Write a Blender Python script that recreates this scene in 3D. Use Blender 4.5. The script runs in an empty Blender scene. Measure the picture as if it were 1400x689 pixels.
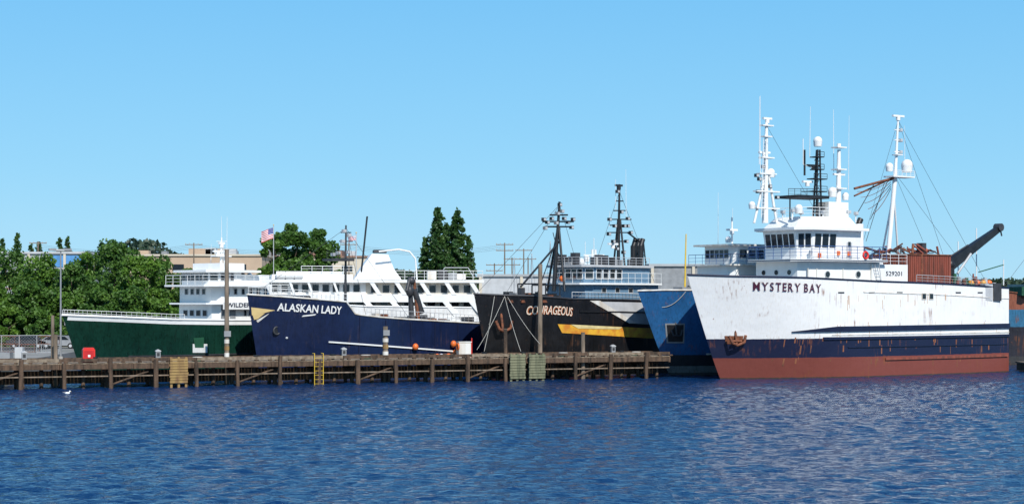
import bpy, math, random
import numpy as np
from mathutils import Vector, Matrix
random.seed(7); rng=np.random.default_rng(7)
F=2450.; CH=7.5; HZ=410.
def W(px,py,d): return ((px-700)*d/F, d, CH+(HZ-py)*d/F)
scene=bpy.context.scene
scene.view_settings.view_transform='Standard'; scene.view_settings.look='None'; scene.view_settings.exposure=0
# ------------------------------------------------------------ camera / light
cd=bpy.data.cameras.new("camera"); cam=bpy.data.objects.new("camera",cd); scene.collection.objects.link(cam)
cam.location=(0,0,CH); cam.rotation_euler=(math.radians(90),0,0)
ZM,CX,CY=1,700,344.5
cd.sensor_width=36; cd.lens=63*ZM; cd.shift_x=(CX-700)/1400*ZM; cd.shift_y=(HZ-CY)/1400*ZM; cd.clip_end=20000; cd.clip_start=1
scene.camera=cam
SUN_EL=43; SUN_AZ=20   # azimuth measured from behind the camera towards its right
sd=Vector((math.sin(math.radians(SUN_AZ))*math.cos(math.radians(SUN_EL)),-math.cos(math.radians(SUN_AZ))*math.cos(math.radians(SUN_EL)),math.sin(math.radians(SUN_EL))))
ld=bpy.data.lights.new("sun","SUN"); ld.energy=5.0; ld.angle=math.radians(.5); ld.color=(1,.965,.9)
lo=bpy.data.objects.new("sun",ld); scene.collection.objects.link(lo); lo.rotation_euler=sd.to_track_quat('Z','Y').to_euler()
wd=bpy.data.worlds.new("World"); scene.world=wd; wd.use_nodes=True
nt=wd.node_tree; nt.nodes.clear()
sk=nt.nodes.new('ShaderNodeTexSky'); sk.sky_type='NISHITA'; sk.sun_disc=False
sk.sun_elevation=math.radians(SUN_EL); sk.sun_rotation=math.radians(180-SUN_AZ)
sk.air_density=1.0; sk.dust_density=0.1; sk.ozone_density=2.0
tc=nt.nodes.new('ShaderNodeTexCoord'); sp=nt.nodes.new('ShaderNodeSeparateXYZ'); nt.links.new(tc.outputs['Generated'],sp.inputs[0])
rp=nt.nodes.new('ShaderNodeValToRGB'); el=rp.color_ramp.elements
for i,(p_,c_) in enumerate(((0,(.36,.71,.96)),(.07,(.26,.645,.96)),(.17,(.17,.55,.94)),(.4,(.065,.29,.66)),(1,(.03,.14,.4)))):
    if i>1: el.new(.5)
    el[i].position=p_; el[i].color=(*c_,1)
nt.links.new(sp.outputs[2],rp.inputs[0])
vm=nt.nodes.new('ShaderNodeVectorMath'); vm.operation='SCALE'; vm.inputs[3].default_value=1/.12; nt.links.new(rp.outputs[0],vm.inputs[0])
mx=nt.nodes.new('ShaderNodeMixRGB'); mx.inputs[0].default_value=.88
bg=nt.nodes.new('ShaderNodeBackground'); bg.inputs[1].default_value=0.12
ow=nt.nodes.new('ShaderNodeOutputWorld')
nt.links.new(sk.outputs[0],mx.inputs[1]); nt.links.new(vm.outputs[0],mx.inputs[2]); nt.links.new(mx.outputs[0],bg.inputs[0]); nt.links.new(bg.outputs[0],ow.inputs[0])
# ------------------------------------------------------------ materials
def base(name):
    m=bpy.data.materials.new(name); m.use_nodes=True
    n=m.node_tree; return m,n,n.nodes['Principled BSDF']
def noise(n,scale,stretch=(1,1,1),detail=4,out='Fac',loc=(0,0,0)):
    tc=n.nodes.new('ShaderNodeTexCoord'); mp=n.nodes.new('ShaderNodeMapping'); mp.inputs['Scale'].default_value=stretch; mp.inputs['Location'].default_value=loc
    nz=n.nodes.new('ShaderNodeTexNoise'); nz.inputs['Scale'].default_value=scale; nz.inputs['Detail'].default_value=detail
    n.links.new(tc.outputs['Object'],mp.inputs[0]); n.links.new(mp.outputs[0],nz.inputs['Vector']); return nz.outputs[out]
def ramp(n,src,stops,interp='LINEAR'):
    r=n.nodes.new('ShaderNodeValToRGB'); r.color_ramp.interpolation=interp
    e=r.color_ramp.elements
    while len(e)<len(stops): e.new(0.5)
    for i,(p,c) in enumerate(stops):
        e[i].position=p; e[i].color=(*c,1) if len(c)==3 else c
    n.links.new(src,r.inputs[0]); return r.outputs[0]
def mix(n,fac,a,b,mode='MIX'):
    x=n.nodes.new('ShaderNodeMixRGB'); x.blend_type=mode
    for i,v in enumerate((fac,a,b)):
        if isinstance(v,bpy.types.NodeSocket): n.links.new(v,x.inputs[i])
        elif i==0: x.inputs[0].default_value=v
        else: x.inputs[i].default_value=(*v,1)
    return x.outputs[0]
def mat(name,col,rough=.5,var=.25,scale=1.2,metal=0,col2=None,streak=False,bump=0):
    m,n,p=base(name); c2=col2 or tuple(c*(1-var) for c in col)
    f=noise(n,scale,(1,1,.18) if streak else (1,1,1))
    c=ramp(n,f,[(.35,c2),(.62,col)])
    n.links.new(c,p.inputs['Base Color']); p.inputs['Roughness'].default_value=rough; p.inputs['Metallic'].default_value=metal
    if bump:
        b=n.nodes.new('ShaderNodeBump'); b.inputs['Strength'].default_value=bump; b.inputs['Distance'].default_value=.1
        n.links.new(noise(n,scale*3),b.inputs['Height']); n.links.new(b.outputs[0],p.inputs['Normal'])
    return m
def hullmat(name,bands,rust=.5,rough=.45,rust_reflcol=(.22,.075,.025),grime=.15,clean=.5,spots=.68):
    m,n,p=base(name)
    tc=n.nodes.new('ShaderNodeTexCoord'); sx=n.nodes.new('ShaderNodeSeparateXYZ'); n.links.new(tc.outputs['Object'],sx.inputs[0])
    wob=noise(n,1.2); ad=n.nodes.new('ShaderNodeMath'); ad.operation='MULTIPLY_ADD'; ad.inputs[1].default_value=.10; n.links.new(wob,ad.inputs[0]); n.links.new(sx.outputs[2],ad.inputs[2])
    mr=n.nodes.new('ShaderNodeMapRange'); mr.inputs[1].default_value=-1; mr.inputs[2].default_value=14; n.links.new(ad.outputs[0],mr.inputs[0])
    c=ramp(n,mr.outputs[0],[((z+1)/15,col) for z,col in bands],'CONSTANT')
    g=ramp(n,noise(n,.9,(1,1,.35),6),[(.3,(1-grime*1.6,)*3),(.6,(1,1,1))])
    c=mix(n,1,c,g,'MULTIPLY')
    g2=ramp(n,noise(n,5,(1,1,.6),5,loc=(4,2,1)),[(.38,(1-grime,)*3),(.5,(1,1,1))])
    c=mix(n,1,c,g2,'MULTIPLY')
    g3=ramp(n,noise(n,9,(1,1,.05),4,loc=(1,8,2)),[(.5,(1,1,1)),(.68,(1-grime*1.3-.03,1-grime*1.4-.05,1-grime*1.5-.08))])
    c=mix(n,1,c,g3,'MULTIPLY')
    st=ramp(n,noise(n,4.2,(1,1,.06),5),[(.52,(0,0,0)),(.66,(1,1,1))])
    mk=ramp(n,noise(n,.38,(1,1,1.6),4,loc=(7,3,9)),[(clean,(0,0,0)),(clean+.14,(1,1,1))])
    f=mix(n,1,st,mk,'MULTIPLY')
    sp=ramp(n,noise(n,3.1,(1,1,1),7,loc=(2,5,1)),[(spots,(0,0,0)),(spots+.05,(1,1,1))])
    f=mix(n,1,f,sp,'ADD')
    f2=mix(n,1,f,(rust,)*3,'MULTIPLY')
    c=mix(n,f2,c,rust_reflcol)
    n.links.new(c,p.inputs['Base Color']); p.inputs['Roughness'].default_value=rough
    b=n.nodes.new('ShaderNodeBump'); b.inputs['Strength'].default_value=.45; b.inputs['Distance'].default_value=.1
    n.links.new(noise(n,.8,(1,1,1),2),b.inputs['Height']); n.links.new(b.outputs[0],p.inputs['Normal'])
    return m
WHITE=mat("white_paint",(.82,.82,.8),.45,.07,1.1,streak=True)
DIRTY=mat("weathered_white",(.7,.69,.65),.5,.3,1.6,streak=True,col2=(.52,.46,.38))
CREAM=mat("cream_panel",(.66,.61,.52),.6,.15)
NAVY=mat("navy_paint",(.008,.013,.045),.5,.3)
BLACK=mat("black_paint",(.018,.018,.02),.45,.4)
DARK=mat("dark_steel",(.05,.05,.055),.5,.4)
GREY=mat("grey_steel",(.28,.29,.3),.5,.25)
LTGREY=mat("light_grey",(.5,.51,.52),.5,.15)
RUST=mat("rust",(.24,.08,.035),.8,.4,4,col2=(.09,.035,.02))
REDOX=mat("red_oxide",(.26,.065,.04),.75,.35,2.5,col2=(.14,.045,.03),streak=True)
RED=mat("red_plastic",(.75,.03,.02),.4,.1)
ORANGE=mat("orange_float",(.8,.17,.03),.45,.15)
YELLOW=mat("yellow_paint",(.75,.42,.04),.5,.3,1.5,col2=(.6,.22,.03))
YEL2=mat("ladder_yellow",(.75,.5,.05),.5,.15)
GOLD=mat("gold_scroll",(.68,.5,.22),.5,.15)
GLASS=mat("window_glass",(.015,.022,.03),.08,.3)
HBLUE=mat("house_blue",(.13,.23,.33),.5,.15)
BLUEP=mat("rail_blue",(.05,.12,.3),.5,.15)
GREENP=mat("green_net",(.03,.13,.07),.9,.4,6)
WOOD=mat("pier_timber",(.13,.08,.05),.9,.4,3,col2=(.04,.027,.018),streak=True,bump=.5)
WOODT=mat("deck_plank",(.28,.22,.155),.85,.3,2.5,col2=(.13,.095,.065))
WOODG=mat("algae_timber",(.2,.2,.12),.9,.3,3,col2=(.09,.1,.06),streak=True)
WOODY=mat("ochre_timber",(.34,.22,.08),.85,.3,3,col2=(.18,.1,.045),streak=True)
POLE=mat("weathered_pole",(.26,.2,.15),.9,.3,3,col2=(.13,.1,.07),streak=True)
ROPE=mat("rope",(.5,.48,.43),.9,.2)
CONC=mat("concrete",(.4,.38,.35),.8,.2)
RUBBER=mat("rubber",(.02,.02,.02),.8,.3)
BARK=mat("bark",(.09,.065,.045),.9,.3,4)
# ------------------------------------------------------------ mesh builder
class B:
    def __init__(s): s.v=[]; s.f=[]; s.m=[]; s.ml=[]; s.sm=[]
    def mi(s,m):
        if m not in s.ml: s.ml.append(m)
        return s.ml.index(m)
    def add(s,v,f,m,sm=False):
        o=len(s.v); s.v+= [tuple(p) for p in v]; k=s.mi(m)
        for q in f: s.f.append([i+o for i in q]); s.m.append(k); s.sm.append(sm)
    def hexa(s,v,m): s.add(v,[(0,3,2,1),(4,5,6,7),(0,1,5,4),(1,2,6,5),(2,3,7,6),(3,0,4,7)],m)
    def box(s,x0,x1,y0,y1,z0,z1,m):
        s.hexa([(x0,y0,z0),(x1,y0,z0),(x1,y1,z0),(x0,y1,z0),(x0,y0,z1),(x1,y0,z1),(x1,y1,z1),(x0,y1,z1)],m)
    def prism(s,poly,y0,y1,m):
        n=len(poly); v=[(x,y0,z) for x,z in poly]+[(x,y1,z) for x,z in poly]
        s.add(v,[tuple(range(n)),tuple(range(2*n-1,n-1,-1))]+[(i,i+n,(i+1)%n+n,(i+1)%n) for i in range(n)],m)
    def plan(s,poly,z0,z1,m,top=None):
        n=len(poly); t=top or poly; v=[(x,y,z0) for x,y in poly]+[(x,y,z1) for x,y in t]
        s.add(v,[tuple(range(n-1,-1,-1)),tuple(range(n,2*n))]+[(i,(i+1)%n,(i+1)%n+n,i+n) for i in range(n)],m)
    def cyl(s,a,b,r,m,r2=None,n=8):
        a=Vector(a); b=Vector(b); r2=r if r2 is None else r2
        d=(b-a)
        if d.length<1e-5: return
        d.normalize(); u=d.orthogonal().normalized(); w=d.cross(u); v=[]
        for c,rr in ((a,r),(b,r2)):
            for i in range(n):
                t=2*math.pi*i/n; v.append(c+u*(rr*math.cos(t))+w*(rr*math.sin(t)))
        s.add(v,[(i,(i+1)%n,(i+1)%n+n,i+n) for i in range(n)],m,True); s.add(v,[tuple(range(n-1,-1,-1)),tuple(range(n,2*n))],m)
    def tube(s,pts,r,m,n=5):
        for a,b in zip(pts[:-1],pts[1:]): s.cyl(a,b,r,m,n=n)
    def ball(s,c,r,m,sz=1,n=12,k=8,sx=1,sy=1):
        v=[];f=[]
        for j in range(k+1):
            ph=math.pi*j/k
            for i in range(n):
                t=2*math.pi*i/n; v.append((c[0]+sx*r*math.sin(ph)*math.cos(t),c[1]+sy*r*math.sin(ph)*math.sin(t),c[2]+sz*r*math.cos(ph)))
        for j in range(k):
            for i in range(n): f.append((j*n+i,(j+1)*n+i,(j+1)*n+(i+1)%n,j*n+(i+1)%n))
        s.add(v,f,m,True)
    def ring(s,c,R,r,m,axis='y',n=16,k=6):
        v=[];f=[]
        for i in range(n):
            t=2*math.pi*i/n
            for j in range(k):
                p=2*math.pi*j/k; q=R+r*math.cos(p); h=r*math.sin(p); x,y=q*math.cos(t),q*math.sin(t)
                v.append((c[0]+x,c[1]+h,c[2]+y) if axis=='y' else ((c[0]+x,c[1]+y,c[2]+h) if axis=='z' else (c[0]+h,c[1]+x,c[2]+y)))
        for i in range(n):
            for j in range(k): f.append((i*k+j,((i+1)%n)*k+j,((i+1)%n)*k+(j+1)%k,i*k+(j+1)%k))
        s.add(v,f,m,True)
    def rail(s,pts,h,m,sp=1.4,r=.025,nr=3):
        for a,b in zip(pts[:-1],pts[1:]):
            a=Vector(a); b=Vector(b); L=(b-a).length; k=max(1,int(L/sp))
            for i in range(k+1):
                p=a.lerp(b,i/k); s.cyl(p,p+Vector((0,0,h)),r,m,n=5)
            for j in range(1,nr+1):
                o=Vector((0,0,h*j/nr)); s.cyl(a+o,b+o,r*(1.2 if j==nr else .7),m,n=5)
    def wall_box(s,a,b,z0,z1,o0,o1,m,tilt=0):
        dx,dy=b[0]-a[0],b[1]-a[1]; l=math.hypot(dx,dy); nx,ny=dy/l,-dx/l
        def P(p,z,o): o=o+(tilt*(z-z0) if z!=z0 else 0); return (p[0]+nx*o,p[1]+ny*o,z)
        s.hexa([P(a,z0,o1),P(b,z0,o1),P(b,z0,o0),P(a,z0,o0),P(a,z1,o1),P(b,z1,o1),P(b,z1,o0),P(a,z1,o0)],m)
    def wins(s,a,b,z0,z1,n,frac=.75,glass=None,frame=None,fw=.05,marg=.3):
        a=Vector(a[:2]); b=Vector(b[:2]); L=(b-a).length; u=(b-a)/L; st=(L-2*marg)/n
        for i in range(n):
            c=a+u*(marg+st*(i+.5)); h=st*frac/2; p=c-u*h; q=c+u*h
            s.wall_box(p,q,z0,z1,-.02,.015,glass or GLASS)
            fm=frame or LTGREY
            s.wall_box(p-u*fw,q+u*fw,z1,z1+fw,-.02,.05,fm); s.wall_box(p-u*fw,q+u*fw,z0-fw,z0,-.02,.05,fm)
            s.wall_box(p-u*fw,p,z0,z1,-.02,.048,fm); s.wall_box(q,q+u*fw,z0,z1,-.02,.048,fm)
    def done(s,name,parent=None,matrix=None):
        me=bpy.data.meshes.new(name); me.from_pydata(s.v,[],s.f)
        for m in s.ml: me.materials.append(m)
        me.polygons.foreach_set('material_index',s.m); me.polygons.foreach_set('use_smooth',s.sm); me.update()
        o=bpy.data.objects.new(name,me); scene.collection.objects.link(o)
        if parent: o.parent=parent
        if matrix: o.matrix_world=matrix
        return o
def text_raw(txt,off=0.0,shear=0,space=1):
    cu=bpy.data.curves.new('t','FONT'); cu.body=txt; cu.offset=off; cu.shear=shear; cu.space_character=space; cu.resolution_u=3
    o=bpy.data.objects.new('t',cu); scene.collection.objects.link(o); bpy.context.view_layer.update()
    me=bpy.data.meshes.new_from_object(o.evaluated_get(bpy.context.evaluated_depsgraph_get()))
    v=np.array([x.co[:2] for x in me.vertices]); f=[tuple(p.vertices) for p in me.polygons]
    bpy.data.objects.remove(o); bpy.data.meshes.remove(me); return v,f
def text_geo(txt,off=0.0,shear=0,space=1):
    v,f=text_raw(txt,off,shear,space); mn=v.min(0); mx=v.max(0); return (v-mn)/(mx-mn),f
SER={'M':((0,1),(0,1)),'Y':((.5,),(0,1)),'T':((.5,),()),'E':((0,),(0,)),'R':((0,1),(0,)),'B':((0,),(0,)),'A':((0,1),())}
def text_serif(txt,off=.012):
    V=[];Fc=[];x=0
    for ch in txt:
        if ch==' ': x+=.45; continue
        v,f=text_raw(ch,off); mn=v.min(0); mx=v.max(0); h=mx[1]-mn[1]; v=(v-mn)/h; w=v[:,0].max(); o=len(V)
        V+=[(p[0]+x,p[1]) for p in v]; Fc+=[tuple(i+o for i in q) for q in f]
        bt,tp=SER.get(ch,((),()))
        for lst,y0,y1 in ((bt,0,.07),(tp,.93,1.0)):
            for t in lst:
                c=x+(.09 if t==0 else (w-.09 if t==1 else w*.5)); o=len(V); V+=[(c-.17,y0),(c+.17,y0),(c+.17,y1),(c-.17,y1)]; Fc.append((o,o+1,o+2,o+3))
        x+=w+.27
    V=np.array(V); mn=V.min(0); mx=V.max(0); return (V-mn)/(mx-mn),Fc
# ------------------------------------------------------------ ships
class Ship:
    def __init__(s,name,px,d,ang):
        s.O=((px-700)*d/F,d); a=math.radians(ang); s.u=(math.cos(a),math.sin(a)); s.w=(-math.sin(a),math.cos(a))
        s.e=bpy.data.objects.new(name,None); scene.collection.objects.link(s.e); s.e.location=(s.O[0],s.O[1],0); s.e.rotation_euler=(0,0,a)
    def s(s_,px,y=0):
        k=(px-700)/F; bx=s_.O[0]+s_.w[0]*y; by=s_.O[1]+s_.w[1]*y
        return (k*by-bx)/(s_.u[0]-k*s_.u[1])
    def z(s_,s,y,py):
        Y=s_.O[1]+s_.u[1]*s+s_.w[1]*y; return CH+(HZ-py)*Y/F
    def pt(s_,px,py,y=0):
        s=s_.s(px,y); return Vector((s,y,s_.z(s,y,py)))
    def setup(s,top,Bm,L,Ld,Lw,p=1.0,ew=1.7,zk=-.8):
        t=s.pt(top[0],top[1],0); s.st=t.x; s.zt=t.z; s.Bm=Bm; s.L=L; s.Ld=Ld; s.Lw=Lw; s.p=p; s.ew=ew; s.zk=zk
    def stem(s,z): return s.st*(max(z,0)/s.zt)**s.p if z>0 else -z*.4
    def hb(s,x,z):
        t=max(0,x-s.stem(z)); fd=1-(1-min(t/s.Ld,1))**2.0; fw=1-(1-min(t/s.Lw,1))**s.ew
        w=min(max(z/s.zt,0),1.1)**1.15; tp=1-.13*max(0,(x-.6*s.L)/(.4*s.L))**2
        return s.Bm*(fw*(1-w)+fd*w)*tp
    def hp(s,px,py):
        y=-s.Bm*.7
        for i in range(25):
            q=s.pt(px,py,y); y=.5*y-.5*s.hb(q.x,q.z)
        return s.pt(px,py,y)
    def hull(s,sheer,mhull,mcap,mdeck,minner,bul=1.0,NS=60,NK=24,capr=.09):
        pts=[(s.st,s.zt)]
        for q in sheer:
            h=s.hp(*q); pts.append((h.x,h.z))
        pts.append((s.L+5,pts[-1][1])); X,Z=zip(*pts); s.sheer=lambda x: float(np.interp(x,X,Z))
        b=B(); grid={}
        for sg in (-1,1):
            V=[]
            for i in range(NS+1):
                t=(i/NS)**1.35
                for k in range(NK+1):
                    kk=k/NK; x=t*s.L; z=1
                    for _ in range(12):
                        z=s.zk+kk*(s.sheer(x)-s.zk); x=s.stem(z)+t*(s.L-s.stem(z))
                    V.append((x,sg*s.hb(x,z),z))
            grid[sg]=V; n=NK+1
            fc=[(i*n+k,(i+1)*n+k,(i+1)*n+k+1,i*n+k+1) for i in range(NS) for k in range(NK)]
            if sg>0: fc=[q[::-1] for q in fc]
            b.add(V,fc,mhull,True)
        n=NK+1
        a=[grid[-1][NS*n+k] for k in range(n)]; c=[grid[1][NS*n+k] for k in range(n)]
        b.add(a+c,[(k,k+n,k+1+n,k+1) for k in range(NK)],mhull)
        for sg in (-1,1):
            top=[Vector(grid[sg][i*n+NK]) for i in range(NS+1)]
            b.tube([p+Vector((0,0,.03)) for p in top],capr,mcap,6)
            inn=[Vector((p.x+.12,sg*max(s.hb(p.x+.12,p.z)-.14,0),p.z)) for p in top]
            low=[Vector((p.x+.15,sg*max(min(abs(p.y),s.hb(p.x+.15,p.z-bul)-.16),0),p.z-bul)) for p in inn]
            m=len(inn); b.add(inn+low,[(i,i+1,i+1+m,i+m) for i in range(m-1)],minner)
            cl=[Vector((p.x,0,p.z)) for p in low]; b.add(low+cl,[(i,i+1,i+1+m,i+m) for i in range(m-1)],mdeck)
        p=Vector(grid[-1][NS*n+NK]); q=Vector(grid[1][NS*n+NK]); b.tube([p,q],capr,mcap)
        b.done("hull",s.e); s.top=[Vector(grid[-1][i*n+NK]) for i in range(NS+1)]
    def band(s,b,x0,x1,zlo,zhi,out,m,n=24,sides=(-1,1)):
        for sg in sides:
            V=[]
            for i in range(n+1):
                x=x0+(x1-x0)*i/n; a=zlo(x) if callable(zlo) else zlo; c=zhi(x) if callable(zhi) else zhi
                ya=s.hb(x,a); yc=s.hb(x,c)
                V+=[(x,sg*(ya-.05),a),(x,sg*(ya+out),a),(x,sg*(yc+out),c),(x,sg*(yc-.05),c)]
            f=[]
            for i in range(n):
                for j in range(4): f.append((i*4+j,(i+1)*4+j,(i+1)*4+(j+1)%4,i*4+(j+1)%4))
            f+= [(0,1,2,3),(n*4+3,n*4+2,n*4+1,n*4)]
            b.add(V,f,m)
    def quad(s,b,pts,m,off=.03,n=10):
        P=[s.hp(*q) for q in pts]; V=[]
        for i in range(n+1):
            for j in range(5):
                u=i/n; v=j/4; q=(P[0]*(1-u)+P[1]*u)*(1-v)+(P[3]*(1-u)+P[2]*u)*v
                V.append((q.x,-s.hb(q.x,q.z)-off,q.z))
        b.add(V,[(i*5+j,(i+1)*5+j,(i+1)*5+j+1,i*5+j+1) for i in range(n) for j in range(4)],m)
    def text(s,b,txt,pl,pr,hpx,m,off=.02,shear=0,o=.05,arc=0,space=1,geo=None):
        # lettering painted on the flared plating, its uprights raked forward with the frames
        v,f=geo or text_geo(txt,off,shear,space); A=s.hp(*pl); C=s.hp(*pr); A2=s.hp(pl[0],pl[1]-hpx); C2=s.hp(pr[0],pr[1]-hpx); V=[]
        for x,y in v:
            q=A.lerp(C,x); t=A2.lerp(C2,x); r=q.lerp(t,y); z=r.z+arc*4*x*(1-x); V.append((r.x,-s.hb(r.x,z)-o,z))
        b.add(V,f,m)
    def blk(s,b,pa,pb,pyb,pyt,hw,m,cut=0):
        x0=s.s(pa,-hw); x1=s.s(pb,-hw); z0=s.z(x0,-hw,pyb); z1=s.z(x0,-hw,pyt)
        if cut: b.plan([(x0,-hw+cut),(x0+cut,-hw),(x1,-hw),(x1,hw),(x0+cut,hw),(x0,hw-cut)],z0,z1,m)
        else: b.box(x0,x1,-hw,hw,z0,z1,m)
        return x0,x1,z0,z1
    def inst(s,name,b): return b.done(name,s.e)
def whip(b,p,h,m=None,r=.03): b.cyl(p,(p[0]+random.uniform(-.1,.1),p[1],p[2]+h),r,m or WHITE,r2=r*.5,n=5)
def radar(b,c,L,m=None):
    m=m or WHITE; b.cyl((c[0],c[1],c[2]-.35),(c[0],c[1],c[2]),.22,m); b.box(c[0]-L/2,c[0]+L/2,c[1]-.12,c[1]+.12,c[2],c[2]+.2,m)
def dome(b,c,r,m=None):
    m=m or WHITE; b.cyl((c[0],c[1],c[2]-r*1.2),(c[0],c[1],c[2]),r*.85,m,r2=r,n=12); b.ball(c,r,m)
def flood(b,c,m=None,ang=0):
    m=m or DARK; b.box(c[0]-.18,c[0]+.18,c[1]-.2,c[1]+.12,c[2]-.16,c[2]+.16,m); b.box(c[0]-.14,c[0]+.14,c[1]-.23,c[1]-.2,c[2]-.12,c[2]+.12,LTGREY)
def sag(a,b,k,n=12):
    a=Vector(a); b=Vector(b); return [a.lerp(b,i/n)-Vector((0,0,k*4*(i/n)*(1-i/n))) for i in range(n+1)]
def ladder(b,a,c,w,m,axis=0):
    a=Vector(a); c=Vector(c); o=Vector((w/2,0,0)) if axis==0 else Vector((0,w/2,0))
    b.cyl(a-o,c-o,.035,m,n=5); b.cyl(a+o,c+o,.035,m,n=5); k=int((c-a).length/.35)
    for i in range(1,k): p=a.lerp(c,i/k); b.cyl(p-o,p+o,.022,m,n=4)

# ===== MYSTERY BAY
MHULL=hullmat("hull_white_navy_red",[(-1,(.06,.04,.03)),(.12,(.2,.05,.035)),(2.0,(.007,.011,.04)),(3.85,(.83,.82,.8))],.7,.5,grime=.02,clean=.54,spots=.72)
S=Ship("fishing_trawler",985,170,34.6); M=S
S.setup((940,376),4.9,36,11.5,15,p=.9)
S.hull([(1000,378),(1100,380),(1200,385),(1260,387),(1300,389),(1378,394)],MHULL,NAVY,GREY,DIRTY,bul=1.1)
b=B()
x1=S.L; xs0=S.hp(1083,447).x
S.band(b,xs0,x1,lambda x:4.42+.004*x,lambda x:4.42+.004*x+min(.5,.06+(x-xs0)*.09),.16,NAVY)
S.band(b,9,x1,3.7,3.95,.14,NAVY)
S.band(b,17,x1-.3,1.62,1.85,.14,REDOX)
S.band(b,12,x1-.3,2.9,3.0,.1,NAVY)
S.band(b,10,x1,4.1,4.2,.05,DIRTY)
S.band(b,14,x1,lambda x:S.sheer(x)-1.12,lambda x:S.sheer(x)-1.05,.05,DIRTY)
S.text(b,"MYSTERY BAY",(1028,397),(1122,400),11.5,mat("name_maroon",(.09,.015,.04),.5),o=.09,geo=text_serif("MYSTERY BAY"))
for px in (1263,1273):
    q=S.hp(px,405); x,z=q.x,q.z; S.band(b,x-.33,x+.33,z-.33,z+.33,.05,DIRTY,4,(-1,)); S.band(b,x-.24,x+.24,z-.25,z+.25,.07,GLASS,4,(-1,))
for px in (1150,1192,1230,1310,1340): 
    q=S.hp(px,400); S.band(b,q.x-.4,q.x+.4,q.z-.07,q.z+.07,.03,DARK,3,(-1,))
STK=mat("rust_weep",(.5,.3,.17),.7,.4,5,col2=(.66,.56,.46),streak=True)
for i in range(34):
    px=random.uniform(1130,1374); q=S.hp(px,random.choice([402,404,410,440,444])); w=random.uniform(.015,.05); l=random.uniform(.3,1.3)
    S.band(b,q.x-w,q.x+w,q.z-l,q.z,.012,STK,2,(-1,))
RW=mat("rust_weep_dark",(.28,.1,.045),.8,.4,5,col2=(.12,.05,.03),streak=True)
for i in range(46):
    px=random.uniform(1020,1374); q=S.hp(px,random.choice([461,464,472,488,490])); w=random.uniform(.02,.08); l=random.uniform(.2,.9)
    S.band(b,q.x-w,q.x+w,q.z-l,q.z,.012,RW,2,(-1,))
q=S.hp(1004,464); x,z=q.x,q.z; yb=-S.hb(x,z)
S.quad(b,[(990,459),(1016,459),(1014,470),(992,470)],RUST,.05,5)
b.cyl((x,yb-.1,z+.9),(x,yb-.35,z-.5),.12,RUST); b.tube([(x-.9,yb-.25,z+.35),(x-.6,yb-.45,z-.35),(x,yb-.4,z-.55),(x+.7,yb-.6,z-.3),(x+.9,yb-.6,z+.4)],.14,RUST,6)
b.cyl((x-.5,yb-.25,z-.15),(x+.5,yb-.45,z-.15),.11,RUST)
S.inst("hull_fittings",b)
b=B()
x0,xa,z0,z1=S.blk(b,1098,1200,392,357,3.7,WHITE,.8)
zd=z1
for px in (1131,1173):
    q=S.pt(px,375,-3.7); b.cyl((q.x,-3.68,q.z),(q.x,-3.76,q.z),.36,LTGREY,n=16); b.cyl((q.x,-3.7,q.z),(q.x,-3.79,q.z),.28,GLASS,n=16)
for yy in (-1.8,0,1.8): b.cyl((x0+.02,yy,z0+1.4),(x0-.06,yy,z0+1.4),.24,GLASS,n=14)
b.plan([(x0-1.0,-3.0),(x0+.4,-4.5),(xa+.6,-4.5),(xa+.6,4.5),(x0+.4,4.5),(x0-1.0,3.0)],zd,zd+.22,WHITE)
b.plan([(x0-1.03,-3.0),(x0+.38,-4.53),(xa+.62,-4.53),(xa+.62,4.53),(x0+.38,4.53),(x0-1.03,3.0)],zd+.07,zd+.15,NAVY)
zd+=.22
b.rail([(x0-.95,2.9,zd),(x0-.95,-2.9,zd),(x0+.45,-4.42,zd),(xa+.5,-4.42,zd)],1.25,BLUEP,1.0,.03,4)
b.rail([(x0-.95,2.9,zd),(x0+.45,4.42,zd),(xa+.5,4.42,zd)],1.25,BLUEP,1.2,.03,3)
hw=3.3; w0=S.s(1100,-hw); w1=S.s(1176,-hw); zt=S.z(w0,-hw,314)
zs=S.z(w0,-hw,338); zw=S.z(w0,-hw,319)
c=1.1
foot=[(w0,-hw+c),(w0+c,-hw),(w1,-hw),(w1,hw),(w0+c,hw),(w0,hw-c)]
topf=[(w0-.25,-hw+c-.1),(w0+c-.1,-hw-.15),(w1,-hw-.15),(w1,hw+.15),(w0+c-.1,hw+.15),(w0-.25,hw-c+.1)]
b.plan(foot,zd,zs,WHITE); b.plan(foot,zs,zt,WHITE,topf)
def wrow(a,bb,n,t=.1,mg=.12):
    a=Vector(a); bb=Vector(bb); L=(bb-a).length; u=(bb-a)/L; st=(L-2*mg)/n
    for i in range(n):
        p=a+u*(mg+st*(i+.1)); q=a+u*(mg+st*(i+.9)); b.wall_box(p,q,zs+.1,zw,.0,.04,GLASS,t)
        b.wall_box(p,q,zs+.04,zs+.1,.0,.06,DARK)
wrow((w0,hw-c),(w0,-hw+c),5,.14); wrow((w0,-hw+c),(w0+c,-hw),2,.12); wrow((w0+c,-hw),(w0+c+3.2,-hw),3,.08); wrow((w0+c,hw),(w0,hw-c),2,.12)
b.wall_box((w1-1.9,-hw),(w1-1.15,-hw),zd+.1,zd+1.95,0,.05,LTGREY); b.wall_box((w1-1.7,-hw),(w1-1.35,-hw),zd+1.25,zd+1.75,0,.07,GLASS)
rf=[(w0-.9,-hw+.5),(w0+.6,-hw-.75),(w1+.5,-hw-.75),(w1+.5,hw+.75),(w0+.6,hw+.75),(w0-.9,hw-.5)]
b.plan(rf,zt,zt+.25,WHITE)
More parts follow.
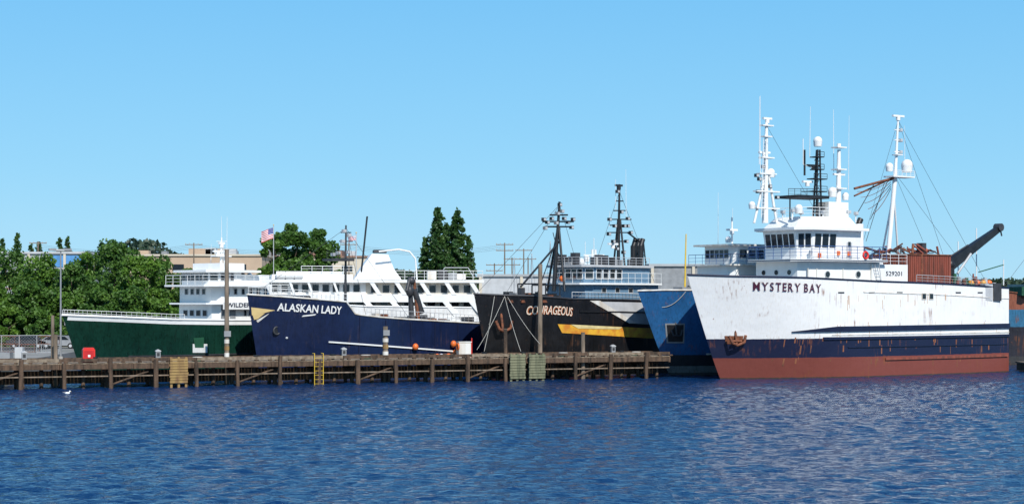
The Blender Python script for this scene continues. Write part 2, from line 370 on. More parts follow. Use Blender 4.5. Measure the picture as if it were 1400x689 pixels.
r2=[(w0-.2,-hw+1.0),(w0+1.0,-hw+.0),(w1-.1,-hw+.0),(w1-.1,hw-.0),(w0+1.0,hw-.0),(w0-.2,hw-1.0)]
r3=[(w0+1.0,-hw+1.5),(w0+1.8,-hw+.8),(w1-.6,-hw+.8),(w1-.6,hw-.8),(w0+1.8,hw-.8),(w0+1.0,hw-1.5)]
b.plan(r2,zt+.25,zt+1.35,WHITE,r3); zr=zt+1.35
b.rail([(w0+1.1,hw-1.6,zr),(w0+1.1,-hw+1.6,zr),(w0+1.9,-hw+.9,zr),(w1-.7,-hw+.9,zr)],.9,WHITE,.9,.025,3)
q=S.pt(1183,349,-4.5); b.ring((q.x,-4.55,q.z),.33,.1,RED)
q0=S.pt(1192,387,-3.9); q1=S.pt(1241,362,-3.9)
b.box(q0.x,q1.x,-3.9,3.9,q0.z-.4,q1.z,WHITE)
v,f=text_geo("529201",.01); A=S.pt(1211,377,-3.9); C=S.pt(1233,377,-3.9)
b.add([(A.x+(C.x-A.x)*x,-3.93,A.z+.45*y) for x,y in v],f,NAVY)
b.rail([(q0.x+1.5,-3.8,q1.z),(q1.x,-3.8,q1.z)],1.0,WHITE,1,.025,3)
ladder(b,(q0.x+1,-3.95,q0.z),(q0.x+.2,-4.3,zd),.6,LTGREY)
b.prism([(xa+.2,zd-2.4),(xa+2.2,zd-2.4),(xa+.9,zd+.2),(xa+.2,zd+.2)],-3.3,3.3,WHITE)
for yy in (-1.9,1.9):
    b.cyl((w1+1.2,yy,zd-2),(w1+1.2,yy,zt+.8),.5,WHITE,n=12); b.cyl((w1+1.2,yy,zt+.8),(w1+1.5,yy,zt+1.3),.3,BLACK,n=10)
for px,py in ((1108,345),(1120,349),(1146,346),(1160,347),(1190,352)): q=S.pt(px,py,-3.35); b.box(q.x-.15,q.x+.15,-3.5,-3.28,q.z-.2,q.z+.2,random.choice([LTGREY,DARK,ORANGE]))
for px in (1104,1116,1152,1190): q=S.pt(px,378,-3.7); b.box(q.x-.04,q.x+.04,-3.8,-3.68,q.z-.9,q.z+.8,DIRTY)
S.inst("superstructure",b)
b=B()
def P(px,py,y=0): return tuple(S.pt(px,py,y))
yy=1.0
b.cyl(P(1046,305,yy),P(1048,168,yy),.32,WHITE,r2=.15,n=10); b.cyl(P(1062,305,yy),P(1050,235,yy),.13,WHITE); b.cyl(P(1031,305,yy),P(1046,240,yy),.13,WHITE)
for py,w in ((172,.7),(187,.5),(216,.8),(238,1.1),(262,1.5),(285,1.5)):
    q=S.pt(1048,py,yy); b.box(q.x-w,q.x+w,yy-.3,yy+.3,q.z-.06,q.z+.06,WHITE)
radar(b,S.pt(1049,168,yy)+Vector((0,0,.3)),1.1); radar(b,S.pt(1045,215,yy)+Vector((0,0,.35)),1.4)
for px,py in ((1034,240),(1038,245),(1056,240),(1030,283),(1062,270),(1052,255),(1036,262),(1043,228),(1058,286)):
    q=S.pt(px,py,yy); flood(b,q,LTGREY if px%2 else DARK)
dome(b,S.pt(1054,236,yy),.4); dome(b,S.pt(1028,280,yy),.33)
ladder(b,P(1043,298,yy-.3),P(1046,190,yy-.3),.4,WHITE)
whip(b,P(1040,262,yy),9.3,r=.04); whip(b,P(1038,225,yy),6.6,r=.04)
for dx,dy in ((-.35,-.35),(.35,-.35),(0,.4)):
    a=S.pt(1116,296,0); c=S.pt(1118,205,0); b.cyl(a+Vector((dx,dy,0)),c+Vector((dx*.4,dy*.4,0)),.09,BLACK)
for py in (285,262,245,232,215):
    q=S.pt(1117,py,0); w=.5 if py<240 else .9; b.box(q.x-w,q.x+w,-.5,.5,q.z-.05,q.z+.05,BLACK)
    b.rail([(q.x-w,-.5,q.z),(q.x+w,-.5,q.z)],.5,BLACK,.8,.025,2)
for k in range(9):
    a=S.pt(1116,292-k*9,-.3); c=S.pt(1117,283-k*9,.3); b.cyl(a+Vector((-.25,0,0)),c+Vector((.25,0,0)),.035,BLACK,n=4)
dome(b,S.pt(1118,193,0),.45); radar(b,S.pt(1112,228,0),1.7,BLACK); radar(b,S.pt(1104,250,0),1.3)
q=S.pt(1096,262,0); b.cyl(q,S.pt(1118,262,0),.05,BLACK); b.cyl(P(1100,205),P(1100,240),.1,BLACK); b.cyl(P(1098,190),P(1098,225),.04,WHITE); b.cyl(P(1098,225),P(1117,232),.04,WHITE)
b.box(S.s(1078),S.s(1120),-1.4,1.4,S.pt(1100,272).z,S.pt(1100,268).z,BLACK); b.rail([P(1078,268,-1.4),P(1120,268,-1.4)],.7,BLACK,.7,.025,3)
for px in (1080,1118): b.cyl(P(px,300,-1.2),P(px,270,-1.2),.07,BLACK)
whip(b,P(1107,215,.6),5.0,r=.04); whip(b,P(1140,235,.6),6.2,r=.04); whip(b,P(1160,260,.6),7.5,r=.03)
b.cyl(P(1146,298,-.5),P(1147,205,-.5),.32,WHITE,r2=.18,n=10); b.plan([(S.s(1133,-1),-1),(S.s(1160,-1),-1),(S.s(1160,-1),.6),(S.s(1133,-1),.6)],zr-.4,zr+1.6,WHITE)
for py in (202,232,258):
    q=S.pt(1147,py,-.5); b.box(q.x-.6,q.x+.6,-1,0,q.z-.06,q.z+.06,WHITE); b.cyl((q.x,-.5,q.z),(q.x,-.5,q.z+.4),.2,WHITE)
radar(b,S.pt(1147,240,-.5),1.5); dome(b,S.pt(1138,262,-.5),.45); dome(b,S.pt(1092,285,-2),.4); dome(b,S.pt(1156,268,-.5),.35)
for px,py in ((1070,290),(1083,288),(1095,291),(1125,290),(1160,290),(1170,292)):
    q=S.pt(px,py,-2); b.cyl((q.x,q.y,q.z-.9),q,.06,WHITE); flood(b,q,LTGREY)
b.cyl(P(1214,352),P(1224,240),.24,WHITE,n=10); b.cyl(P(1224,240),P(1228,160),.18,WHITE,r2=.1,n=10)
for px in (1205,1228): b.cyl(P(px,352,1.5),P(1222,262),.1,WHITE)
q=S.pt(1226,242); b.box(q.x-1.2,q.x+1.9,-.7,.7,q.z-.07,q.z+.07,WHITE); b.rail([(q.x-1.2,-.7,q.z),(q.x+1.9,-.7,q.z)],.6,WHITE,.6,.025,3)
dome(b,S.pt(1240,226),.6); dome(b,S.pt(1216,228),.4); radar(b,S.pt(1228,163)+Vector((0,0,.2)),1.6); b.box(q.x-.3,q.x+.5,-.4,.4,q.z+2.2,q.z+2.3,WHITE)
for py in (178,192,208): 
    q=S.pt(1227,py); b.box(q.x-.5,q.x+.5,-.06,.06,q.z-.04,q.z+.04,WHITE); flood(b,q+Vector((.4,0,0)),LTGREY)
whip(b,P(1237,225),4)
b.cyl(P(1224,243),P(1168,258),.12,RUST); b.cyl(P(1168,258),P(1220,246,1),.06,DARK); b.cyl(P(1168,268),P(1215,246,1),.09,RUST); b.cyl(P(1196,250),P(1172,292,-1),.04,DARK,n=4); b.cyl(P(1215,245),P(1190,300,-1),.035,DARK,n=4); b.cyl(P(1210,247),P(1184,330,-2),.03,DARK,n=4)
for i in range(5): b.tube(sag(P(1218,246+i*3,.3*i),P(1172+i*5,262+i*8,.2),.35,6),.03,RUST,4)
for a,c in (((1228,165),(1180,330)),((1228,165),(1300,380)),((1228,165),(1345,380)),((1226,240),(1330,380)),((1048,172),(1116,290)),((1224,240),(1262,330))):
    b.cyl(P(*a),P(*c),.016,DARK,n=4)
S.inst("masts_and_rigging",b)
b=B()
q0=S.pt(1236,390,-3); q1=S.pt(1300,349,-3)
b.box(q0.x,q1.x,-3,2.5,q0.z,q1.z,REDOX)
n=int((q1.x-q0.x)/.28)
for i in range(n): x=q0.x+.05+i*.28; b.box(x,x+.13,-3.07,-3,q0.z+.15,q1.z-.15,REDOX)
for i in range(18): y=-2.8+i*.3; b.box(q0.x-.06,q0.x,y,y+.13,q0.z+.15,q1.z-.15,REDOX)
for z in (q0.z,q1.z): b.box(q0.x-.09,q1.x+.05,-3.1,2.6,z-.06,z+.06,RUST)
b.box(q0.x+2.4,q0.x+2.55,-3.12,-3,q0.z,q1.z,RUST)
for i in range(34):
    x=random.uniform(q0.x-1.2,q1.x+.5); z=q1.z+random.uniform(0,.5); b.cyl((x,random.uniform(-2,2),z-.1),(x+random.uniform(-.6,.6),random.uniform(-2,2),z+random.uniform(-.1,.9)),random.uniform(.04,.16),random.choice([RUST,REDOX,DARK,DARK]),n=6)
b.ball((q1.x-.8,0,q1.z+.5),.45,ORANGE); b.box(q1.x-1.6,q1.x-1,-.6,.2,q1.z,q1.z+1.3,DARK)
b.prism([(q0.x-2.3,q0.z+.1),(q0.x,q0.z+.1),(q0.x,q0.z+2.2),(q0.x-2.0,q0.z+1.0)],-2,-1.6,RUST)
a=S.pt(1298,362,-1.5); c=S.pt(1367,311,-1.5); d=(c-a).normalized(); up=Vector((-d.z,0,d.x))
b.hexa([tuple(p) for p in (a-up*.6+Vector((0,-.35,0)),c-up*.32+Vector((0,-.25,0)),c-up*.32+Vector((0,.25,0)),a-up*.6+Vector((0,.35,0)),a+up*.55+Vector((0,-.35,0)),c+up*.25+Vector((0,-.25,0)),c+up*.25+Vector((0,.25,0)),a+up*.55+Vector((0,.35,0)))],BLACK)
b.cyl(a+Vector((.1,0,-2.6)),a,.5,BLACK,n=12); b.ball(a,.6,BLACK); b.cyl(c+Vector((-.2,-.4,0)),c+Vector((-.2,.4,0)),.42,DARK,n=12); b.cyl(c,c+Vector((.3,0,-.9)),.08,DARK)
b.cyl(a+Vector((.9,-.3,-.9)),a+d*3.2+Vector((0,-.4,-.3)),.13,LTGREY); b.cyl(a+up*.7+d*.5,a+up*.55+d*3.5,.09,DARK)
for i in range(70):
    x=random.uniform(q1.x+.3,S.L-.8); z=S.sheer(x)-.6; y=random.uniform(-4,3); h=random.uniform(.6,1.9); w=random.uniform(.15,.6)
    m=random.choice([GREENP,GREENP,DARK,RUST,GREY,REDOX,LTGREY])
    if i%3: b.box(x-w,x+w,y-w,y+w,z-.8,z+h*.8,m)
    else: b.cyl((x,y,z-.8),(x+random.uniform(-.5,.5),y,z+h),w*.5,m)
b.rail([(p.x,p.y+.1,p.z) for p in S.top if p.x>21][:14],.8,LTGREY,1.2,.025,3)
for px,pt_ in ((1335,312),(1310,330),(1372,355)):
    b.cyl(P(px,390,1.5),P(px,pt_,1.5),.06,WHITE)
b.cyl(P(1338,372,1.5),P(1372,362,1.5),.06,GREENP)
for i in range(4): b.ball((31+i*.9,-3.6,S.sheer(31)+.35),.33,ORANGE if i%2 else YELLOW)
b.box(S.L-.2,S.L+.6,-3,3,2.4,S.sheer(S.L)-.6,RUST)
S.inst("deck_gear",b)

# ===== blue trawler behind
BH=hullmat("hull_blue",[(-1,(.08,.08,.08)),(.3,(.2,.21,.2)),(.95,(.03,.035,.04)),(2.1,(.018,.12,.31))],.7,.45,grime=.15,clean=.53)
S=Ship("fishing_vessel",916,178,34.6); S.setup((872,398),4.0,32,10,14,p=.9)
S.hull([(905,397),(935,397),(950,397)],BH,DIRTY,GREY,DIRTY,bul=.9)
b=B()
S.quad(b,[(909,442),(936,442),(935,469),(911,469)],GREY,.04,6); S.quad(b,[(911,444),(934,444),(933,467),(913,467)],BLACK,.07,6)
q=S.hp(922,452); b.cyl((q.x,q.y-.15,q.z+.9),(q.x,q.y-.35,q.z-.5),.1,DARK); b.tube([(q.x-.6,q.y-.2,q.z+.1),(q.x-.4,q.y-.4,q.z-.5),(q.x+.4,q.y-.5,q.z-.5),(q.x+.6,q.y-.5,q.z+.1)],.1,DARK)
S.band(b,3,S.L,2.05,2.2,.08,DIRTY)
S.band(b,1,8,lambda x:S.sheer(x)-1.25,lambda x:S.sheer(x)-1.18,.05,NAVY)
b.tube(sag(S.hp(938,398),S.hp(905,420),.4),.03,ROPE)
S.inst("hull_fittings",b); b=B()
x0,xa,z0,z1=S.blk(b,1000,1060,400,363,2.9,WHITE,.6)
b.box(x0-.5,xa,-3.3,3.3,z1,z1+.15,DIRTY)
c0=S.s(1003,-2.5); b.plan([(c0,-1.9),(c0+.6,-2.5),(c0+4.5,-2.5),(c0+4.5,2.5),(c0+.6,2.5),(c0,1.9)],z1+.15,z1+2.0,WHITE)
b.wins((c0,1.9),(c0,-1.9),z1+.8,z1+1.6,5,.8,marg=.1); b.wins((c0+.6,-2.5),(c0+4.2,-2.5),z1+.8,z1+1.6,3,.8,marg=.1)
b.box(c0-.6,c0+5,-3,3,z1+2.0,z1+2.18,DIRTY)
b.rail([(x0-.4,3.2,z1+.15),(x0-.4,-3.2,z1+.15),(xa,-3.2,z1+.15)],1,BLUEP,1)
b.cyl((c0+2,0,z1+2.1),(c0+2,0,z1+5),.09,WHITE); radar(b,(c0+2,0,z1+3.6),1.4); whip(b,(c0+1,1,z1+2),5.5); whip(b,(c0+3,1,z1+2),4)
dome(b,(c0+.6,-1,z1+2.7),.3)
q=S.pt(936,397,1); q2=S.pt(938,320,1); b.cyl(q+Vector((0,0,-1)),q2,.11,YEL2,r2=.06)
b.box(1,2.6,-.7,.7,S.sheer(2)-.9,S.sheer(2)+.35,GREY); b.cyl((3.5,-1.2,S.sheer(3)+.1),(3.5,1.2,S.sheer(3)+.1),.45,DARK,n=12)
S.inst("superstructure",b)

# ===== COURAGEOUS (black)
KH=hullmat("hull_black",[(-1,(.05,.04,.04)),(.4,(.1,.03,.02)),(1.2,(.012,.012,.014))],.5,.4,rust_reflcol=(.13,.06,.03),grime=.3,clean=.55)
S=Ship("crab_fishing_vessel",672,172,45); S.setup((648,402),4.0,24,9,12,p=.9)
S.hull([(690,404),(730,405),(780,409),(850,410),(900,412)],KH,DARK,GREY,DIRTY,bul=1.0)
b=B()
S.quad(b,[(812,412),(897,414),(897,444),(864,442)],LTGREY,.03,12)
S.quad(b,[(806,411),(820,411),(870,442),(860,442)],DIRTY,.05,10)
S.quad(b,[(762,443),(897,449),(897,463),(768,455)],YELLOW,.05,14)
S.quad(b,[(780,443.5),(850,447),(846,450),(790,449)],mat("pale_yellow",(.75,.62,.3),.5),.08,8)
S.band(b,S.hp(792,420).x,S.L,lambda x:S.sheer(x)-1.25,lambda x:S.sheer(x)-1.13,.1,BLACK)
GL=mat("name_cream",(.8,.68,.55),.5,.1)
S.text(b,"COURAGEOUS",(720,431),(783,433),12,mat("name_orange_outline",(.5,.14,.04),.5),off=.035,shear=.25,o=.05,arc=.12)  # orange outline lettering painted beneath the cream name
S.text(b,"COURAGEOUS",(719,430.5),(782,432.5),12,GL,off=.005,shear=.25,o=.09,arc=.12)
q=S.hp(684,443); b.cyl((q.x,q.y-.1,q.z+1),(q.x,q.y-.35,q.z-.6),.14,RUST); b.tube([(q.x-.8,q.y-.2,q.z+.3),(q.x-.5,q.y-.4,q.z-.5),(q.x+.1,q.y-.45,q.z-.7),(q.x+.8,q.y-.6,q.z-.4),(q.x+1,q.y-.6,q.z+.3)],.16,RUST)
for px in (700,716,745): 
    h=S.hp(px,412); b.box(h.x-.3,h.x+.3,h.y-.06,h.y+.1,h.z-.12,h.z+.12,RUST)
for a,c in (((690,405),(652,478)),((690,405),(712,480)),((676,405),(662,480)),((694,406),(738,470))):
    b.tube(sag(S.hp(*a),S.pt(c[0],c[1],-6 if c[0]>690 else -3),.25),.022,ROPE)
S.inst("hull_fittings",b); b=B()
x0,xa,z0,z1=S.blk(b,806,900,412,389,3.2,HBLUE,.6)
b.plan([(x0-.8,-2.6),(x0+.2,-3.7),(xa,-3.7),(xa,3.7),(x0+.2,3.7),(x0-.8,2.6)],z1,z1+.18,WHITE)
hw=2.9; w0=S.s(806,-hw); w1=S.s(888,-hw); zt=z1+1.75; foot=[(w0,-hw+.8),(w0+.8,-hw),(w1,-hw),(w1,hw),(w0+.8,hw),(w0,hw-.8)]
b.plan(foot,z1+.18,zt,HBLUE)
b.wins((w0,hw-.8),(w0,-hw+.8),z1+.6,zt-.2,5,.82,frame=WHITE,marg=.1); b.wins((w0,-hw+.8),(w0+.8,-hw),z1+.6,zt-.2,1,.8,frame=WHITE,marg=.1); b.wins((w0+.8,-hw),(w0+5,-hw),z1+.6,zt-.2,4,.78,frame=WHITE,marg=.1)
b.plan([(p[0]+(-.6 if p[0]<w0+1 else .3),p[1]*1.12) for p in foot],zt,zt+.22,LTGREY)
b.rail([(x0-.7,2.6,z1+.18),(x0-.7,-2.6,z1+.18),(x0+.25,-3.6,z1+.18),(xa,-3.6,z1+.18)],1,WHITE,1,.022,2)
b.rail([(w0,2.6,zt+.2),(w0,-2.6,zt+.2),(w1,-2.9,zt+.2)],.8,LTGREY,1,.025,3)
b.wins((x0+.8,-3.2),(xa-1,-3.2),z0+.9,z0+1.35,4,.3)
b.rail([(p.x,p.y+.1,p.z) for p in S.top if p.x>7],.7,WHITE,1,.022,2)
for px,y in ((866,.4),(876,-.6),(872,1.2)):
    b.cyl(S.pt(px,375,y),S.pt(px,336,y),.32,BLACK,n=10); b.cyl(S.pt(px,337,y),S.pt(px+3,327,y),.26,BLACK,n=10)
b.ball((w0+3,1,zt+.6),.4,WHITE); dome(b,(w0+1,-1.6,zt+.9),.3); b.ball((w0-.9,0,z1+.6),.3,ORANGE)
for i in range(20):
    x=random.uniform(w0,w1); y=random.uniform(-2.5,2.5); w=random.uniform(.15,.4); b.box(x-w,x+w,y-w,y+w,zt+.2,zt+random.uniform(.5,1.5),random.choice([BLACK,DARK,GREY,DIRTY]))
# foredeck gear: crab pots, coiled line, launcher frame
for i in range(22):
    x=random.uniform(2.5,9.5); y=random.uniform(-2.2,2.2); w=random.uniform(.2,.5); z=S.sheer(x); b.box(x-w,x+w,y-w,y+w,z-.9,z+random.uniform(.1,.9),random.choice([DARK,BLACK,RUST,GREY,BLACK]))
for x in (5.2,7.2): b.tube([(x,-2.2,S.sheer(x)-.9),(x,-2.2,S.sheer(x)+1.4),(x,1.6,S.sheer(x)+1.4),(x,1.6,S.sheer(x)-.9)],.07,BLACK)
S.inst("superstructure",b); b=B()
def P(px,py,y=0): return tuple(S.pt(px,py,y))
b.cyl(P(757,398),P(765,276),.22,BLACK,r2=.12); b.cyl(P(748,398,1.5),P(763,310),.12,BLACK); b.cyl(P(772,398,-1.5),P(764,310),.12,BLACK)
for py,a,c in ((303,742,784),(310,745,780),(294,752,776)):
    b.cyl(P(a,py),P(c,py),.08,BLACK)
for px,py in ((743,300),(748,304),(754,299),(760,305),(771,299),(776,304),(783,300),(745,312),(781,311),(765,280),(768,289),(762,292)):
    flood(b,S.pt(px,py,random.uniform(-.4,.2)),random.choice([DARK,BLACK,GREY]))
b.cyl(P(765,330),P(712,392,-1),.1,BLACK); b.cyl(P(766,312),P(735,400,1),.05,BLACK); b.cyl(P(764,350),P(756,318),.04,DARK)
for k in range(8): b.cyl(P(756+k,385-k*12),P(763,379-k*12),.03,BLACK,n=4)
for c in ((650,403),(690,404),(800,400)): b.cyl(P(765,280),P(*c),.018,DARK,n=4)
b.cyl(P(845,375),P(847,252),.2,BLACK,r2=.09); b.cyl(P(838,372,1),P(845,300),.1,BLACK); b.cyl(P(855,372,-1),P(848,300),.1,BLACK)
for py,w in ((300,16),(308,13),(318,17),(330,10),(288,8),(275,5)):
    b.cyl(P(847-w,py),P(847+w,py),.06,BLACK)
for px,py in ((833,300),(858,299),(862,318),(832,320),(840,309),(856,330),(844,262),(849,290),(853,309),(838,330),(843,340),(852,345),(858,309)): flood(b,S.pt(px,py,-.2),random.choice([BLACK,DARK]))
radar(b,S.pt(846,255),1.0,BLACK); radar(b,S.pt(838,335),1.4); whip(b,P(856,300),5.2); whip(b,P(842,290),3.4); whip(b,P(833,310),1.6)
b.cyl(P(858,318),P(878,333),.09,BLACK); b.cyl(P(880,333),P(884,372),.07,BLACK)
for c in ((900,400),(806,385)): b.cyl(P(847,262),P(*c),.018,DARK,n=4)
S.inst("masts_and_rigging",b)

# ===== ALASKAN LADY (navy)
AH=hullmat("hull_navy",[(-1,(.05,.04,.04)),(1.0,(.008,.017,.06))],.35,.36,rust_reflcol=(.1,.07,.06),grime=.14,clean=.56,spots=.75)
S=Ship("fishing_boat",357,167,41); S.setup((338,403),4.1,25.5,9,12,p=.9)
S.hull([(400,407),(440,410),(474,413),(486,430),(520,434),(560,437),(652,442)],AH,DIRTY,GREY,LTGREY,bul=.9)
b=B()
S.text(b,"ALASKAN LADY",(378,425),(467,430),11,WHITE,off=.02,shear=.12,o=.07)
S.quad(b,[(414,431),(432,429),(430,431),(412,433)],WHITE,.05,6)
S.quad(b,[(343,420),(376,424),(352,430),(344,431)],GOLD,.05,8); S.quad(b,[(345,431),(362,428),(352,436),(347,437)],GOLD,.06,6); S.quad(b,[(350,438),(368,428),(366,430),(352,441)],DIRTY,.05,6)
a=S.hp(449,467); c=S.hp(624,480); S.band(b,a.x,c.x,lambda x:a.z+(c.z-a.z)*(x-a.x)/(c.x-a.x)-.09,lambda x:a.z+(c.z-a.z)*(x-a.x)/(c.x-a.x)+.05,.13,WHITE)
S.band(b,S.hp(400,470).x,S.L,lambda x:2.0,lambda x:2.12,.1,NAVY)
for i in range(5):
    x=a.x+3+i*3; S.band(b,x,x+.09,2.2,S.sheer(x)-.2,.08,NAVY,2,(-1,))
for px,py in ((565,474),(620,482),(617,470)): h=S.hp(px,py); b.ball((h.x,h.y-.35,h.z),.3,ORANGE,1.15)
b.ball(tuple(S.hp(392,462)),.12,LTGREY)
h=S.hp(378,452); b.ring((h.x,h.y-.05,h.z),.35,.08,DARK); b.cyl((h.x,h.y+.1,h.z),(h.x,h.y-.06,h.z),.3,BLACK)
S.inst("hull_fittings",b); b=B()
def P(px,py,y=0): return tuple(S.pt(px,py,y))
b.cyl(P(563,440,-2.6),P(560,378,-2.6),.3,DARK,r2=.18); b.cyl(P(572,440,-2.6),P(566,382,-2.6),.22,RUST,r2=.14)
b.cyl(P(560,380,-2.6),P(556,398,-2.8),.16,DARK); b.ball(P(562,384,-2.6),.4,DARK); b.cyl(P(566,395,-2.6),P(576,428,-2.6),.28,DARK,r2=.35)
b.ball(P(560,398,-2.8),.38,DARK,1.5)
b.box(1.5,3,-.8,.8,S.sheer(2)-.8,S.sheer(2)+.3,GREY); b.cyl((4.4,-1.3,S.sheer(4)),(4.4,1.3,S.sheer(4)),.4,DARK,n=12)
b.rail([(p.x+.2,p.y+.12,p.z) for p in S.top if p.x<S.s(470,-3.5)],.75,WHITE,1.1,.022,2)
b.cyl(P(472,430),P(473,308),.15,DARK,r2=.08); b.box(S.s(447),S.s(478),-.8,.8,S.pt(470,357).z,S.pt(470,354).z,DARK)
b.rail([P(447,354,-.8),P(478,354,-.8)],.8,DARK,.6,.02,3)
for px,py in ((470,316),(477,322),(468,330),(455,348),(462,346),(476,345)): flood(b,S.pt(px,py,-.2),LTGREY)
b.cyl(P(464,330),P(482,330),.05,DARK); b.cyl(P(466,318),P(480,318),.05,DARK)
for c in ((345,404),(560,436),(500,430)): b.cyl(P(473,312),P(*c),.018,DARK,n=4)
b.cyl(P(502,296,1),P(494,372,1),.09,BLACK)
for i in range(34):
    x=random.uniform(13,24); y=random.uniform(-3,3); w=random.uniform(.2,.5); b.box(x-w,x+w,y-w,y+w,S.sheer(x)-.9,S.sheer(x)+random.uniform(-.1,.7),random.choice([GREY,LTGREY,RUST,DARK,DIRTY]))
b.rail([(p.x,p.y+.1,p.z) for p in S.top if p.x>S.s(500,-4)],.8,LTGREY,1.3,.022,2)
S.inst("deck_gear",b)

# ===== white passenger ship behind
S=Ship("passenger_ship",335,200,10); S.setup((338,400),4.7,29,7,9,p=.9)
WH=hullmat("hull_white",[(-1,(.75,.75,.73))],.2,.4,grime=.06)
S.hull([(400,414),(500,419),(660,421)],WH,WHITE,GREY,WHITE,bul=.8)
b=B(); hw=3.5
def SL(pa,pb,pb_,pt_,h,m): return S.blk(b,pa,pb,pb_,pt_,h,m)
SL(362,652,430,404,hw,CREAM)  # cream gallery cores carry a shaded-interior tone in their colour
SL(352,660,405,402,4.6,WHITE)
SL(362,500,402,385,3.6,WHITE); SL(498,652,402,386,hw,CREAM)
SL(348,662,386,382,4.7,WHITE); SL(372,482,382,375,3.4,WHITE)
x0,xa,z0,z1=SL(400,470,375,371,2.8,WHITE)
A=(S.s(364,-3.6),-3.6); C=(S.s(498,-3.6),-3.6); za=S.z(A[0],-3.6,399); zb=S.z(A[0],-3.6,389)
b.wins(A,C,za,zb,9,.6); b.wins((A[0]-.14,3.2),(A[0]-.14,-3.2),za,zb,5,.8)
A=(S.s(364,-3.5),-3.5); C=(S.s(650,-3.5),-3.5); za=S.z(A[0],-3.5,424); zb=S.z(A[0],-3.5,411); b.wins(A,C,za,zb,17,.6)
A=(S.s(500,-3.5),-3.5); za=S.z(A[0],-3.5,400); zb=S.z(A[0],-3.5,390); b.wins(A,C,za,zb,9,.55)
b.box(S.s(400,-4.6),S.s(660,-4.6),-4.62,-4.54,S.z(0,-4.6,413),S.z(0,-4.6,402.5),WHITE)
b.rail([(S.s(352,-4.5),-4.5,S.z(0,-4.5,402)),(S.s(400,-4.5),-4.5,S.z(0,-4.5,402))],1,WHITE,1,.03,4)
def rk(px,pt_,pb_,dx,w,y=-4.6):
    s0=S.s(px,y); z1=S.z(s0,y,pt_); z0=S.z(s0,y,pb_); k=dx
    b.prism([(s0,z1),(s0+w,z1),(s0+w+k*1.0,z0),(s0+k,z0)],y-.06,y+.12,WHITE)
for px in range(505,650,34): rk(px,386,403,.9,.5)
for px in (395,420,455): rk(px,386,403,.5,.25)
for px in range(425,650,36): rk(px,413,437,1.6,.7)
b.box(S.s(372,-4.6),S.s(660,-4.6),-4.66,-4.5,S.z(0,-4.6,440),S.z(0,-4.6,433),WHITE)
zr=S.z(0,-4.6,382)
for px in (384,396,408): 
    x=S.s(px,-4); b.cyl((x-.5,-4,zr+.5),(x+.5,-4,zr+.5),.42,WHITE,n=12); b.box(x-.4,x+.4,-4.3,-3.7,zr,zr+.2,GREY)
f=[S.pt(px,py,-1) for px,py in ((484,382),(548,382),(538,368),(530,348),(508,347),(497,362))]
b.prism([(p.x,p.z) for p in f],-1.6,1.6,WHITE); q=S.pt(519,346,0); b.box(q.x-.7,q.x+.7,-1,1,q.z,q.z+.35,DARK)
b.rail([(S.s(540,-4.5),-4.5,zr),(S.s(660,-4.5),-4.5,zr)],1,WHITE,1,.03,3)
b.tube([S.pt(px,py,-3) for px,py in ((518,344),(545,341),(560,344),(568,354),(570,382))],.09,WHITE,8)
b.rail([(S.s(412,-3.3),-3.3,zr+.6),(S.s(484,-3.3),-3.3,zr+.6)],.9,WHITE,1,.03,3)
for px in (590,605,618,630): q=S.pt(px,382,-2); b.box(q.x-.5,q.x+.5,-2.4,-1.6,q.z,q.z+random.uniform(.5,1.1),random.choice([GREY,DARK,DIRTY]))
b.tube([S.pt(px,py,0) for px,py in ((600,380),(608,366),(640,366),(648,380))],.05,LTGREY)
S.inst("superstructure",b)

# ===== green expedition ship
GH=hullmat("hull_green",[(-1,(.02,.02,.02)),(.6,(.008,.042,.028)),],.25,.25,rust_reflcol=(.012,.014,.012),grime=.2,clean=.45,spots=.8)  # near-black mottle paints dark reflections into the green, not rust
S=Ship("expedition_ship",118,163,50); S.setup((85,431),4.2,28,10,13,p=.9)
S.hull([(140,433),(235,437),(300,438),(345,438)],GH,WHITE,GREY,WHITE,bul=.9,capr=.11)
b=B()
S.band(b,S.st+.4,S.L,lambda x:S.sheer(x)-.42,lambda x:S.sheer(x)+.0,.03,WHITE,30)
S.quad(b,[(263,470),(283,470),(283,482),(263,482)],mat("hull_port_white",(.75,.75,.72),.5),.05,4)
S.quad(b,[(264,462),(278,461),(278,475),(266,475)],mat("green_door",(.02,.1,.05),.5),.07,4)
S.band(b,3,S.L,2.3,2.42,.08,DARK)
S.inst("hull_fittings",b); b=B()
b.rail([(p.x+.15,p.y+.12,p.z) for p in S.top if p.x<S.s(235,-2)],.5,WHITE,1.2,.022,2)
x0,xa,z0,z1=S.blk(b,296,372,446,415,3.1,WHITE,.7)
S.blk(b,291,372,416.2,414,3.7,WHITE,1.0)
S.blk(b,295,372,414,391,3.0,WHITE,.7)
y0,ya,yz0,yz1=S.blk(b,288,372,391.5,389,3.9,WHITE,1.0)
hw=2.7; g0=S.s(292,-hw); g1=S.s(330,-hw); zt=S.z(g0,-hw,372)
b.plan([(g0,-hw+.7),(g0+.7,-hw),(g1,-hw),(g1,hw),(g0+.7,hw),(g0,hw-.7)],yz1,zt,WHITE)
b.wins((g0,hw-.7),(g0,-hw+.7),yz1+.45,zt-.15,6,.86,marg=.05); b.wins((g0,-hw+.7),(g0+.7,-hw),yz1+.45,zt-.15,1,.8,marg=.05); b.wins((g0+.7,-hw),(g1-.8,-hw),yz1+.45,zt-.15,3,.7,marg=.1)
b.plan([(g0-.7,-hw+.3),(g0+.3,-hw-.6),(g1+2,-hw-.6),(g1+2,hw+.6),(g0+.3,hw+.6),(g0-.7,hw-.3)],zt,zt+.22,WHITE)
b.box(g0+1.4,g1+1,-2,2,zt+.22,zt+.9,WHITE)
b.box(g1,S.s(372,-3),-2.6,2.6,yz1,yz1+1.0,WHITE)
